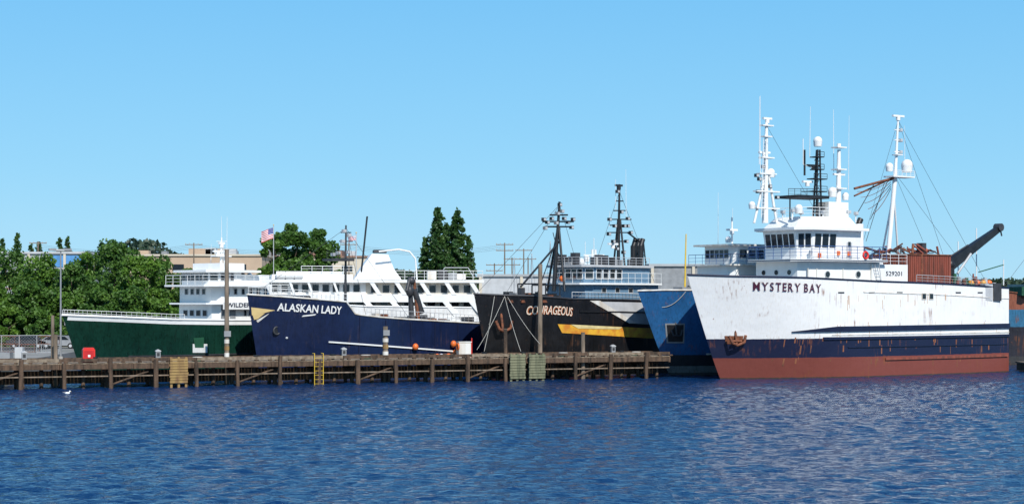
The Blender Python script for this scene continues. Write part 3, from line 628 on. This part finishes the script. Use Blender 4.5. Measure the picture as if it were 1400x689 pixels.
b.rail([(y0,2.7,yz1),(y0,-2.7,yz1),(y0+1,-3.8,yz1),(ya,-3.8,yz1)],.9,WHITE,1,.025,3)
b.wins((x0,2.2),(x0,-2.2),z0+1.0,z0+1.5,4,.6)
for px in (306,318): q=S.pt(px,430,-3.1); b.box(q.x-.35,q.x+.35,-3.14,-3.1,q.z-.9,q.z+.9,GREY)
b.wins((x0+3,-3.1),(xa-.5,-3.1),z0+1.0,z0+1.5,5,.4); b.wins((S.s(295,-3)+.7,-3.0),(xa,-3.0),z1+.9,z1+1.4,6,.35)
b.wins((S.s(295,-3),2),(S.s(295,-3),-2),z1+.9,z1+1.4,4,.5)
v,f=text_geo("WILDERNESS",.02); A=S.pt(309,420,-3.7); C=S.pt(362,420,-3.7)
b.box(S.s(305,-3.7),S.s(372,-3.7),-3.73,-3.68,S.z(A.x,-3.7,423),S.z(A.x,-3.7,413),WHITE)
b.add([(A.x+(C.x-A.x)*x,-3.76,A.z+.42*y) for x,y in v],f,NAVY)
def P(px,py,y=0): return tuple(S.pt(px,py,y))
b.cyl(P(302,372),P(303,325),.15,WHITE,r2=.08); b.cyl(P(309,372),P(304,342),.08,WHITE); b.box(S.s(292),S.s(313),-.4,.4,S.pt(303,351).z,S.pt(303,349.5).z,WHITE); radar(b,S.pt(298,345),1.2); dome(b,S.pt(309,345),.25); radar(b,S.pt(303,334),.7)
whip(b,P(303,328),2.3); whip(b,P(310,360,1),4.6); whip(b,P(288,370,1),2.6); b.cyl(P(296,330),P(310,330),.03,WHITE)
for px in (322,332,341): q=S.pt(px,378,-1.5); b.ball(q,.35,WHITE); b.cyl((q.x,q.y,q.z-1),q,.1,WHITE)
S.inst("superstructure",b)

# ===== moored workboat beyond the trawler stern
S=Ship("workboat",1372,207,20); S.setup((1366,398),3.4,22,7,9,p=1)
S.hull([(1400,402),(1450,404)],hullmat("hull_teal",[(-1,(.05,.05,.05)),(1,(.03,.03,.04)),(4.4,(.05,.2,.35)),(6.4,(.35,.12,.07))],.8),RUST,GREY,RUST,bul=.8)
b=B(); x0,xa,z0,z1=S.blk(b,1400,1460,404,392,2.6,GREENP,.4); b.box(x0+1,xa-2,-2,2,z1,z1+.3,GREY)
for i in range(14): x=random.uniform(1,9); b.box(x,x+.8,-2,-1,S.sheer(x)-.5,S.sheer(x)+random.uniform(.2,1),random.choice([GREENP,RUST,ORANGE,LTGREY,BLUEP]))
b.cyl((3,0,z0),(4.5,0,z0+6),.08,LTGREY); b.cyl((4.5,0,z0+6),(0,0,z0+1),.02,DARK); b.cyl((4.5,0,z0+6),(9,0,z0+1),.02,DARK)
S.inst("deck_gear",b)
b=B(); b.box(53.5,75,186.5,190,.1,.85,WOOD); b.box(53.4,75,186.4,190.1,.85,1.0,WOODT)
for i in range(12): b.ring((54.2+i*1.3,186.3,.55),.36,.15,RUBBER)
for i in range(5): b.cyl((54+i*3,186.9,-.5),(54+i*3,186.9,2.0+.2*(i%2)),.16,WOOD)
b.box(54.5,56,187.5,189,1.0,1.9,RUST)
b.done("floating_dock")

# ------------------------------------------------------------ timber pier
b=B(); ang=math.atan2(23,57.4); L=62.3+28; DZ=2.15
for i in range(int(L/.3)):
    x=i*.3; z=DZ+random.uniform(-.012,.012); b.box(x+.01,x+.29,.1,3.9,z-.08,z,WOODT)
x=0
while x<L:
    l=min(random.uniform(5,7),L-x); o=random.uniform(-.03,.03)
    b.box(x+.02,x+l-.02,.0+o,.3+o,DZ-.52,DZ-.09,WOOD); b.box(x+.03,x+l-.03,.06+o,.36+o,DZ+.12,DZ+.38,WOODT if random.random()<.35 else WOOD)
    b.box(x+.02,x+l-.02,3.6,3.9,DZ-.5,DZ-.09,WOOD); b.box(x,x+l,3.6,3.85,DZ+.12,DZ+.36,WOOD)
    for k in np.arange(x+.4,x+l,1.2): b.box(k,k+.3,.08,.34,DZ,DZ+.12,WOOD)
    x+=l
b.box(0,L,.25,.36,.98,1.08,POLE); b.box(0,L,3.4,3.55,.3,1.4,WOOD)
x=1.2; i=0
while x<L:
    for y in (-.12,1.9,3.9):
        r=random.uniform(.17,.23); t=DZ-.1 if y>0 else DZ+random.uniform(-.05,.5)
        b.cyl((x+random.uniform(-.1,.1),y,-1.5),(x,y,t),r,WOOD,r2=r*.93,n=10)
    b.box(x-.17,x+.17,-.05,4.1,DZ-.82,DZ-.52,WOOD)
    if i%2==0: b.cyl((x+.2,.1,.2),(x+.2,3.8,1.5),.1,WOOD)
    if i%3==1: b.cyl((x+.2,.35,.3),(x+3.3,.35,1.4),.09,WOOD)
    b.cyl((x+1.8,1.4,-1),(x+1.8,1.4,DZ-.1),.17,WOOD)
    x+=3.65+random.uniform(-.25,.25); i+=1
b.box(L-.2,L,0,4,DZ-.6,DZ-.09,WOOD)
PO=(-42.6-28*math.cos(ang),149-28*math.sin(ang)); pm=Matrix.Translation((PO[0],PO[1],0))@Matrix.Rotation(ang,4,'Z')
def px2x(px,y=0):
    k=(px-700)/F; bx=PO[0]-math.sin(ang)*y; by=PO[1]+math.cos(ang)*y; return (k*by-bx)/(math.cos(ang)-k*math.sin(ang))
def fender(pa,pb,z0,z1,m):
    a,c=px2x(pa,-.4),px2x(pb,-.4); n=9
    for i in range(n): z=z0+(z1-z0)*i/n; b.box(a+random.uniform(-.04,.04),c+random.uniform(-.04,.04),-.5,-.38,z+.02,z+(z1-z0)/n-.02,m)
    for x in (a+.15,(a+c)/2,c-.15): b.box(x-.1,x+.1,-.38,-.2,z0-.5,z1+.1,m)
fender(232,257,.35,2.5,WOODY); fender(697,718,.2,2.45,WOODG); fender(723,745,.2,2.45,WOODG)
x=px2x(435); ladder(b,(x,-.25,-.3),(x,-.25,2.75),.8,YEL2)
b.cyl((x-.4,-.25,2.75),(x-.4,.4,2.75),.04,YEL2); b.cyl((x+.4,-.25,2.75),(x+.4,.4,2.75),.04,YEL2)
b.done("timber_pier",None,pm)
def onpier(name,fn,px,y):
    bb=B(); fn(bb); x=px2x(px,y); return bb.done(name,None,pm@Matrix.Translation((x,y,DZ)))
def pile(h,r,bands=False,m=POLE,lean=0):
    def f(bb):
        bb.cyl((0,0,-3.5),(lean,0,h),r,m,r2=r*.85,n=12)
        if bands:
            for z,mm in ((.3,DIRTY),(.9,WOODY),(1.5,DIRTY)): bb.cyl((lean*z/h,0,z),(lean*z/h,0,z+.35),r*1.05,mm,n=12)
            bb.box(-.3,.3,-.32,-.2,2.1,2.6,GREY)
        bb.cyl((lean,0,h),(lean,0,h+.06),r*.9,POLE,n=12)
    return f
def zh(py,px,y): 
    x=px2x(px,y); d=PO[1]+math.sin(ang)*x+math.cos(ang)*y; return CH+(HZ-py)*d/F-DZ
onpier("mooring_pile",pile(zh(342,310,3.2),.22,True),310,3.2)
onpier("mooring_pile",pile(zh(447,527,2.5),.26,True),527,2.5)
onpier("mooring_pile",pile(zh(362,738,3.2),.24,False,lean=.05),738,3.2)
onpier("mooring_pile",pile(zh(455,797,.6),.22,False),797,.6)
onpier("mooring_pile",pile(zh(450,691,.4),.2,False,WOOD),691,.4)
onpier("mooring_pile",pile(zh(458,76,3),.2,False,POLE),76,3)
onpier("mooring_pile",pile(zh(432,80,4.4),.16,False,POLE),72,4.4)
def lamp(h):
    def f(bb):
        bb.cyl((0,0,0),(0,0,h),.09,GREY,r2=.06); bb.cyl((0,0,0),(0,0,.5),.2,CONC,n=10); bb.box(-.7,.5,-.15,.15,h,h+.14,LTGREY); bb.box(-1.0,-.4,-.22,.22,h+.0,h+.2,GREY); bb.box(.3,.9,-.22,.22,h,h+.2,GREY)
    return f
onpier("street_lamp",lamp(zh(343,83,3.4)),83,3.4)
def ped(c,c2=None):
    def f(bb): bb.box(-.2,.2,-.16,.16,0,.85,c); bb.prism([(-.24,.85),(.24,.85),(.24,.92),(0,1.05),(-.24,.92)],-.2,.2,c2 or c); bb.box(-.12,.12,-.175,-.16,.45,.75,DARK); bb.cyl((.2,0,.2),(.5,0,.02),.05,BLACK)
    return f
for px,y in ((33,2.6),(216,2.8),(470,3),(838,3)): onpier("shore_power_pedestal",ped(GREY,LTGREY),px,y)
def cab(bb):
    bb.box(-.6,.6,-.35,.35,0,1.4,CREAM); bb.box(-.65,.65,-.4,.4,1.4,1.48,DIRTY); bb.box(-.55,-.02,-.37,-.35,.1,1.3,DIRTY); bb.box(.02,.55,-.37,-.35,.1,1.3,DIRTY)
    bb.ring((-.7,-.3,1.0),.28,.08,ORANGE,'x'); bb.cyl((.8,0,0),(.8,0,1.8),.05,RED)
onpier("electrical_cabinet",cab,634,2.8)
def redbox(bb):
    bb.prism([(-.5,0),(.5,0),(.5,1.1),(.38,1.3),(-.38,1.3),(-.5,1.1)],-.35,.35,RED); bb.box(-.42,.42,-.37,-.35,.1,1.05,mat("red_door",(.6,.02,.02),.4)); bb.box(-.1,.1,-.39,-.37,.5,.7,WHITE); bb.box(-.6,.6,-.42,.42,-.02,.06,DARK)
onpier("fire_hose_cabinet",redbox,121,.9)
def clutter(bb):
    for i in range(5): bb.ball((random.uniform(-.7,.7),random.uniform(-.3,.3),.2),.2,random.choice([ORANGE,ORANGE,LTGREY]))
onpier("fishing_floats",clutter,606,2.5)
def coil(bb):
    for k in range(4): bb.ring((0,0,.06+k*.09),.45-.02*k,.06,ROPE if k%2 else GREENP,'z')
for px in (270,500,770,870): onpier("rope_coil",coil,px,1.8)
def bol(bb): bb.cyl((0,0,0),(0,0,.4),.16,BLACK,n=10); bb.cyl((0,0,.4),(0,0,.52),.26,BLACK,n=10); bb.box(-.35,.35,-.08,.08,.2,.3,BLACK)
for px in (130,350,455,590,662,715,850): onpier("bollard",bol,px,.7)
# ------------------------------------------------------------ water
def axis(parts):
    o=[]
    for a,c,st in parts: o+=list(np.arange(a,c,st))
    return np.array(o)
xs=axis([(-9000,-600,600),(-600,-90,15),(-90,-62,1.5),(-62,72,.24),(72,100,1.5),(100,600,15),(600,9001,600)])
ys=axis([(-900,0,60),(0,40,5),(40,60,.5),(60,120,.2),(120,195,.32),(195,240,1.5),(240,600,20),(600,12000,600)])
X,Y=np.meshgrid(xs,ys); Z=np.zeros_like(X)
wr=np.random.default_rng(3)
for i in range(100):
    lam=math.exp(wr.uniform(math.log(.65),math.log(2.8))); k=2*math.pi/lam; th=wr.normal(math.radians(-80),math.radians(42))
    sl=.025*(1.0 if lam<1.6 else .55); Z+=sl/k*np.sin(k*(math.cos(th)*X+math.sin(th)*Y)+wr.uniform(0,6.28))
gust=1+.3*np.sin(X*.05+1.3+np.sin(Y*.07))*np.sin(Y*.06-X*.02)
Z*=gust
fade=np.clip((X+70)/6,0,1)*np.clip((78-X)/6,0,1)*np.clip((Y-42)/10,0,1)*np.clip((205-Y)/12,0,1); Z*=fade
ny,nx=X.shape; co=np.stack([X,Y,Z],-1).reshape(-1,3).astype(np.float32)
ii=(np.arange(ny-1)[:,None]*nx+np.arange(nx-1)[None,:]).reshape(-1); fc=np.stack([ii,ii+1,ii+nx+1,ii+nx],-1).astype(np.int32)
me=bpy.data.meshes.new("water"); me.vertices.add(len(co)); me.vertices.foreach_set('co',co.ravel()); me.loops.add(fc.size); me.loops.foreach_set('vertex_index',fc.ravel())
me.polygons.add(len(fc)); me.polygons.foreach_set('loop_start',np.arange(0,fc.size,4,dtype=np.int32)); me.polygons.foreach_set('use_smooth',np.ones(len(fc),bool)); me.update(calc_edges=True); me.validate()
wo=bpy.data.objects.new("water",me); scene.collection.objects.link(wo)
m,n,p=base("lake_water"); p.inputs['Base Color'].default_value=(.003,.026,.09,1); p.inputs['Roughness'].default_value=.07; p.inputs['IOR'].default_value=1.33
b1=n.nodes.new('ShaderNodeBump'); b1.inputs['Strength'].default_value=1; b1.inputs['Distance'].default_value=.24
n.links.new(noise(n,1.7,(1,1.3,1),3),b1.inputs['Height'])
b2=n.nodes.new('ShaderNodeBump'); b2.inputs['Strength'].default_value=1; b2.inputs['Distance'].default_value=.09
n.links.new(noise(n,5,(1,1.3,1),4,loc=(3,1,0)),b2.inputs['Height']); n.links.new(b1.outputs[0],b2.inputs['Normal']); n.links.new(b2.outputs[0],p.inputs['Normal'])
me.materials.append(m)
# ------------------------------------------------------------ ground
b=B(); GR=mat("gravel_ground",(.26,.25,.23),.95,.25,.12,col2=(.16,.16,.13))
poly=[(-9000,120),(-43.8,152.5),(-47.5,205),(-30,213),(70,232),(200,250),(9000,600),(9000,11500),(-9000,11500)]
b.plan(poly,-1,2.0,GR); b.done("ground")
b=B()
b.box(-120,-52,196,206,2.004,2.008,mat("asphalt",(.06,.06,.062),.9,.2,.5))
for i in range(12): b.box(-118+i*5.2,-115+i*5.2,200.9,201.1,2.012,2.016,WHITE)
b.done("road")
# ------------------------------------------------------------ vegetation
def leafmat(name,c1,c2,c3):
    m,n,p=base(name); c=ramp(n,noise(n,.55,detail=6),[(.33,c1),(.5,c2),(.68,c3)])
    c=mix(n,1,c,ramp(n,noise(n,6,detail=2,loc=(3,3,3)),[(.3,(.6,.6,.6)),(.7,(1.25,1.25,1.1))]),'MULTIPLY')
    n.links.new(c,p.inputs['Base Color']); p.inputs['Roughness'].default_value=.55
    tr=n.nodes.new('ShaderNodeBsdfTranslucent'); n.links.new(c,tr.inputs[0]); ms=n.nodes.new('ShaderNodeMixShader'); ms.inputs[0].default_value=.35
    n.links.new(p.outputs[0],ms.inputs[1]); n.links.new(tr.outputs[0],ms.inputs[2]); n.links.new(ms.outputs[0],n.nodes['Material Output'].inputs[0]); return m
LF=leafmat("leaves",(.05,.12,.015),(.1,.21,.025),(.17,.31,.04)); LF2=leafmat("leaves_b",(.038,.1,.018),(.075,.17,.026),(.13,.25,.04)); NF=leafmat("needles",(.022,.07,.018),(.05,.125,.028),(.1,.19,.04)); DF=leafmat("far_leaves",(.03,.06,.035),(.045,.085,.05),(.07,.11,.06))
def quads(c,size,r,up=.4):
    n=len(c); a=r.normal(size=(n,3)); a[:,2]+=up; a[:,1]-=.25; a/=np.linalg.norm(a,axis=1)[:,None]; t=r.normal(size=(n,3)); u=np.cross(a,t); u/=np.linalg.norm(u,axis=1)[:,None]; w=np.cross(a,u)
    s=size*r.uniform(.6,1.3,(n,1)); u=u*s; w=w*s*.7
    return np.stack([c-u,c-w*.9,c+u,c+w],1).reshape(-1,3)
def leafobj(b,V,m):
    o=len(b.v); b.v+=[tuple(x) for x in V.tolist()]; k=b.mi(m); nq=len(V)//4
    b.f+=[[o+4*i,o+4*i+1,o+4*i+2,o+4*i+3] for i in range(nq)]; b.m+=[k]*nq; b.sm+=[False]*nq
def tree(name,x,y,h,w,m,seed,n=9000,low=.12,leaf=.22):
    r=np.random.default_rng(seed); b=B(); b.cyl((0,0,-.1),(r.uniform(-.3,.3),0,h*.45),.32,BARK,r2=.18,n=8)
    cs=[];rs=[]
    for i in range(46):
        t=r.uniform(low+.06,.96); prof=math.sin(math.pi*min(1,(t-low)/(1-low)*.86+.14))**.55; a=r.uniform(0,6.28); rad=w/2*prof*r.uniform(.15,.9)
        cs.append((rad*math.cos(a),rad*math.sin(a),h*t)); rs.append(min(w,h)*r.uniform(.09,.19)*(1.12-t*.5))
    for c in cs[:12]: b.cyl((0,0,h*.25+c[2]*.2),c,.1,BARK,r2=.03,n=5)
    cs=np.array(cs); rs=np.array(rs); pr=rs**2; pr/=pr.sum(); k=r.choice(len(cs),n,p=pr)
    d=r.normal(size=(n,3)); d/=np.linalg.norm(d,axis=1)[:,None]; rad=rs[k][:,None]*(r.uniform(.15,1.25,(n,1)))**.5
    P=cs[k]+d*rad*np.array([1,1,.8]); P[:,2]=np.maximum(P[:,2],h*low*.5)
    leafobj(b,quads(P,leaf,r),m); return b.done(name,None,Matrix.Translation((x,y,2)))
def trp(name,px,pytop,d,wpx,m,seed,**k):
    X,Y,Z=W(px,pytop,d); tree(name,X,Y,Z-2,wpx*d/F,m,seed,**k)
k=0
for px,pt_,d,w,m in ((-30,350,232,105,LF),(18,342,238,100,LF2),(62,346,228,90,LF),(100,360,222,75,LF2),(122,346,246,90,LF),(156,330,236,98,LF2),(192,346,225,78,LF),(226,350,240,78,LF2),(40,385,215,85,LF2),(85,400,214,75,LF),(138,385,215,85,LF2),(178,395,213,75,LF2),(-10,392,214,80,LF),(212,395,216,70,LF),(255,368,250,62,LF),(5,420,211,70,LF),(60,425,211,70,LF2)):
    k+=1; trp("deciduous_tree",px,pt_,d,w,m,k,low=.0 if d<220 else .08)
trp("deciduous_tree",393,305,285,98,LF2,50,n=15000,leaf=.32); trp("deciduous_tree",438,313,290,86,LF2,51,n=13000,leaf=.32); trp("deciduous_tree",372,326,280,60,LF,52,n=8000,leaf=.3)
def conifer(px,pt_,d,wpx,seed,n=12000,leaf=.26):
    X,Y,Z=W(px,pt_,d); h=Z-2; w=wpx*d/F/2; r=np.random.default_rng(seed); b=B(); b.cyl((0,0,0),(0,0,h*.97),.35,BARK,r2=.04)
    P=[]
    nb=190
    for i in range(nb):
        t=.04+.95*(i/nb); L=w*(1-t)**.62*r.uniform(.5,1.2)+.12; a=r.uniform(0,6.28); z=h*t; kk=int(n/nb*(.5+1.2*(1-t)))
        s=r.uniform(.05,1,kk)**.7; sp=.12+.24*L*(1-s*.6)
        bx=np.stack([math.cos(a)*L*s+r.normal(0,1,kk)*sp*.5,math.sin(a)*L*s+r.normal(0,1,kk)*sp*.5,z-L*.3*s**1.4+.12*L*s+r.normal(0,.16,kk)],1); P.append(bx)
        b.cyl((0,0,z),(math.cos(a)*L*.8,math.sin(a)*L*.8,z-.2*L),.05,BARK,r2=.015,n=4)
    leafobj(b,quads(np.concatenate(P),leaf,r,.2),NF); b.done("conifer_tree",None,Matrix.Translation((X,Y,2)))
conifer(598,283,300,62,61); conifer(625,286,303,72,62); conifer(582,325,302,40,63,5000); conifer(641,322,304,36,64,5000); conifer(610,305,306,60,65,7000)
for i,(px,pt_) in enumerate(((3,325),(24,318),(42,334),(53,330),(82,324),(92,323))): conifer(px,pt_,470,30,70+i,2500,.4)
def belt(name,pts,d,m,seed,n,leaf=.9,depth=30):
    r=np.random.default_rng(seed); xs=[p[0] for p in pts]; zs=[p[1] for p in pts]; px=r.uniform(xs[0],xs[-1],n)
    bump=5*np.sin(px*.21)+3.5*np.sin(px*.57+1)+2*np.sin(px*1.3); top=np.interp(px,xs,zs)
    X=(px-700)*d/F; ztop=CH+(HZ-top)*d/F+bump*.12*d/F*2.5; z=2+(ztop-2)*r.uniform(0,1,n)**.45
    P=np.stack([X,d+r.uniform(-depth,depth,n)*(1-.6*(z-2)/np.maximum(ztop-2,1)),z],1); b=B(); leafobj(b,quads(P,leaf,r),m); b.done(name)
belt("distant_tree_line",[(-150,352),(60,350),(120,347),(160,345),(178,333),(200,328),(222,334),(236,348),(300,356),(420,362),(560,372),(650,378),(700,383)],640,DF,5,26000,1.0)
belt("distant_tree_line",[(700,383),(800,386),(960,388),(1150,388),(1300,390),(1350,384),(1400,384),(1470,380)],640,DF,6,20000,1.0)
b=B()
n=60; V=[]
for i in range(n+1):
    x=-700+1500*i/n; hz=10+10*math.exp(-((x+300)/220)**2)+2*math.sin(x*.02); V+=[(x,1400,2),(x,1550,hz),(x,1800,2)]
b.add(V,[(3*i,3*i+3,3*i+4,3*i+1) for i in range(n)]+[(3*i+1,3*i+4,3*i+5,3*i+2) for i in range(n)],mat("hill_woods",(.06,.1,.07),.9,.4,.02)); b.done("hill")
# ------------------------------------------------------------ buildings
def building(name,pa,pb,pt_,d,dep,wall,roof,fn=None,base_z=2):
    b=B(); x0,_,z1=W(pa,pt_,d); x1=W(pb,pt_,d)[0]; w=x1-x0; h=z1-base_z
    b.box(0,w,0,dep,0,h,wall); b.box(-.3,w+.3,-.3,dep+.3,h,h+.35,roof)
    if fn: fn(b,w,h)
    b.done(name,None,Matrix.Translation((x0,d,base_z)))
TAN=mat("tan_stucco",(.5,.37,.26),.8,.12,.3); TAN2=mat("cream_stucco",(.6,.53,.42),.8,.1,.3); BRN=mat("roof_brown",(.3,.17,.12),.8,.2,.4); MET=mat("metal_siding",(.4,.42,.43),.6,.15,.5)
def f1(b,w,h):
    for i in range(int(w/4)): b.box(1+i*4,3.2+i*4,-.06,0,h-3,h-1.6,GLASS); b.box(.9+i*4,3.3+i*4,-.1,-.0,h-3.15,h-3.0,TAN2)
    for i in range(6): x=random.uniform(1,w-3); b.box(x,x+random.uniform(1,2.6),3,5,h+.35,h+random.uniform(.9,1.8),random.choice([LTGREY,GREY,TAN]))
def fcol(b,w,h):
    for i in range(int(w/6)+1): b.box(i*6,i*6+.4,-.25,0,0,h,TAN2)
    b.box(0,w,-.12,0,h*.55,h*.55+.3,BRN)
building("warehouse",172,358,350,345,25,TAN,TAN2,f1)
building("office_building",250,520,352,372,20,TAN2,BRN,lambda b,w,h:(f1(b,w,h),b.box(w*.02,w*.2,2,9,h+.35,h+1.9,TAN),b.box(w*.55,w*.8,2,9,h+.35,h+1.5,BRN)))
building("shed_building",-60,118,347,300,20,MET,LTGREY,lambda b,w,h:(b.box(w-6,w-.4,-.1,0,h-2.2,h-.3,mat("blue_sign_panel",(.1,.3,.6),.5)),fcol(b,w,h)))
building("boat_shed",655,760,378,262,14,LTGREY,MET,fcol); building("boat_shed",890,960,364,262,14,GREY,MET,fcol)
building("boat_shed",1290,1420,396,300,16,TAN,MET,fcol)
def upole(px,pt_,d,arms=2):
    x,y,z=W(px,pt_,d); b=B(); h=z-2; b.cyl((0,0,0),(0,0,h),.16,POLE,r2=.11)
    for i in range(arms): b.box(-1.6,1.6,-.07,.07,h-.4-i*1.1,h-.25-i*1.1,POLE); [b.cyl((q,0,h-.25-i*1.1),(q,0,h-.02-i*1.1),.06,LTGREY,n=6) for q in (-1.5,-.8,.8,1.5)]
    b.done("utility_pole",None,Matrix.Translation((x,y,2)))
upole(690,332,330); upole(700,352,345); upole(716,340,345,1); upole(722,352,350,1); upole(676,360,345); upole(1236,338,330,1); upole(52,330,330,1)
b=B()
for k in range(4):
    p=Vector(W(52,334+k*2,330)); q=Vector(W(690,334+k*2,330)); mid=[(p.lerp(q,i/3)) for i in range(4)]
    for s0,s1 in zip(mid[:-1],mid[1:]): b.tube(sag(s0,s1,1.2,8),.02,DARK,4)
b.done("power_lines"); upole(52+213,332,330,1); upole(52+425,332,330,1)
def smast(px,pt_,d):
    x,y,z=W(px,pt_,d); b=B(); h=z; b.plan([(-1.2,-3.5),(0,-5.5),(1.2,-3.5),(1.3,3),(1,5),(-1,5),(-1.3,3)],-.3,1.1,WHITE); b.box(-.8,.8,-2,2.5,1.1,1.7,WHITE); b.box(-.82,.82,-1.5,2,1.3,1.5,GLASS)
    b.cyl((0,-1,1),(0,-1,h),.09,LTGREY,r2=.05); b.box(-1,1,-1.05,-.95,h*.6,h*.6+.06,LTGREY)
    for sx,sy in ((-1.2,-1),(1.2,-1),(0,-5.4),(0,4.8)): b.cyl((sx,sy,1.1),(0,-1,h-.2),.015,DARK,n=4)
    b.cyl((0,-1,2.6),(0,3.5,2.5),.1,NAVY); b.done("sailboat",None,Matrix.Translation((x,y,0)))
for px,pt_,d in ((727,347,208),(703,352,206),(752,330,209)): smast(px,pt_,d)
b=B()
for q in (-.6,.6): b.cyl((q,0,0),(q*.3,0,15.3-2),.12,WHITE)
for z in (10.5,11.6,12.6): b.box(-1.2,1.2,-.1,.1,z,z+.12,WHITE)
b.cyl((-1.0,0,10.5),(-1,0,14.2),.03,WHITE); b.cyl((0,0,12),(0,0,14.6),.04,WHITE); b.plan([(-5,-2.5),(5,-2.5),(5,2.5),(-5,2.5)],6,8.6,WHITE); b.wins((-5,-2.5),(5,-2.5),7.4,8.2,9); b.plan([(-7,-3),(9,-3),(9,3),(-7,3)],-1,6,NAVY)
X,Y,Z=W(812,400,206); b.done("tugboat",None,Matrix.Translation((X,Y,0)))
FR=mat("flag_red",(.6,.03,.05),.8,.05); FW=mat("flag_white",(.8,.8,.8),.8,.05); FB=mat("flag_blue",(.02,.04,.25),.8,.05)
def flag(px,py,d,w,h,name="flag"):
    X,Y,Z=W(px,py,d); b=B(); b.cyl((0,0,2-Z),(0,0,.3),.06,LTGREY); b.ball((0,0,.35),.1,GOLD); N=14
    def pnt(u,v): return (-u*w,.14*math.sin(u*7+v*2)*u,-v*h-.38*h*u+.05*math.sin(u*6))
    for k in range(13):
        V=[]
        for i in range(N+1): V+= [pnt(i/N,k/13),pnt(i/N,(k+1)/13)]
        for i in range(N):
            mm=FB if (i<N*.42 and k<7) else (FR if k%2==0 else FW)
            b.add([V[2*i],V[2*i+2],V[2*i+3],V[2*i+1]],[(0,1,2,3)],mm)
    for r in range(4):
        for c in range(5):
            q=pnt(.05+c*.075,.06+r*.12); b.box(q[0]-.03,q[0]+.03,q[1]-.02,q[1]+.02,q[2]-.03,q[2]+.03,FW)
    b.done(name,None,Matrix.Translation((X,Y,Z)))
flag(374,311,262,1.8,1.6); flag(487,322,230,1.0,.6)
# ------------------------------------------------------------ shore clutter at left
b=B(); FN=mat("galvanised",(.35,.36,.37),.5,.1)
x0,y0=-88,176; x1,y1=-47.0,184
for i in range(25):
    t=i/24; p=Vector((x0+(x1-x0)*t,y0+(y1-y0)*t,2)); b.cyl(p,p+Vector((0,0,1.9)),.04,FN,n=6)
a=Vector((x0,y0,2)); c=Vector((x1,y1,2)); b.cyl(a+Vector((0,0,1.88)),c+Vector((0,0,1.88)),.03,FN); b.cyl(a+Vector((0,0,.08)),c+Vector((0,0,.08)),.02,FN)
Lf=(c-a).length; u=(c-a)/Lf
for i in range(int(Lf/.3)):
    for s_ in (1,-1):
        p=a+u*(i*.3); q=p+u*(s_*1.8)
        if 0<=(q-a).dot(u)<=Lf: b.cyl(p+Vector((0,0,.05)),q+Vector((0,0,1.85)),.008,FN,n=3)
b.done("chain_link_fence")
def pot(b,x,y,z,m):
    s=.95
    for dx in (-s,s):
        for dy in (-s,s): b.cyl((x+dx,y+dy,z),(x+dx,y+dy,z+.8),.03,m,n=4)
    for zz in (z,z+.8):
        b.tube([(x-s,y-s,zz),(x+s,y-s,zz),(x+s,y+s,zz),(x-s,y+s,zz),(x-s,y-s,zz)],.03,m,4)
        for q in np.linspace(-s,s,7): b.cyl((x+q,y-s,zz),(x+q,y+s,zz),.012,m,n=3)
    for q in np.linspace(-s,s,9): b.cyl((x+q,y-s,z),(x+q,y-s,z+.8),.015,m,n=3)
b=B()
for i in range(9):
    for j in range(random.choice([1,2])): pot(b,-66+i*2.1,190,2+j*.85,random.choice([RUST,DARK,GREY,LTGREY]))
b.done("crab_pot_stack")
b=B()
for i in range(16):
    x=-60+random.uniform(0,13.5); y=random.uniform(165,172); h=random.uniform(.3,1.1); w=random.uniform(.2,.6)
    if i%2: b.box(x-w,x+w,y-w,y+w,2.0,2+h,random.choice([GREY,CONC,LTGREY,WOODT]))
    else: b.cyl((x,y,2),(x,y,2+h),w*.7,random.choice([GREY,BLUEP,CONC,WOODT]),n=12)
b.done("dockside_crates_and_drums")
def car(px,d,c):
    b=B(); b.prism([(-2.2,.35),(2.2,.35),(2.25,.8),(1.5,.95),(.8,1.45),(-1.1,1.48),(-1.9,1.0),(-2.25,.9)],-.88,.88,c); b.prism([(-1.65,1.0),(1.25,1.0),(.75,1.38),(-1.05,1.4)],-.9,.9,GLASS)
    for x in (-1.35,1.4):
        for y in (-.85,.85): b.cyl((x,y-.08,.33),(x,y+.08,.33),.33,RUBBER,n=14); b.cyl((x,y-.09,.33),(x,y+.09,.33),.17,LTGREY,n=10)
    b.box(2.18,2.27,-.8,-.5,.6,.75,WHITE); b.box(-2.27,-2.2,-.8,-.5,.65,.8,RED)
    X,Y,Z=W(px,400,d); b.done("parked_car",None,Matrix.Translation((X,Y,2.01)))
car(38,203,DARK); car(82,203,GREY)
b=B(); b.ball((0,0,.08),.22,WHITE,.45,sy=.5); b.ball((.2,0,.22),.07,WHITE); b.cyl((.16,0,.1),(.19,0,.2),.05,WHITE); b.cyl((.26,0,.21),(.34,0,.2),.02,YEL2,r2=.005); b.prism([(-.38,.14),(-.1,.17),(-.1,.1)],-.08,.08,LTGREY)
X,Y,Z=W(92,534,142); b.done("seagull",None,Matrix.Translation((X,Y,.05)))
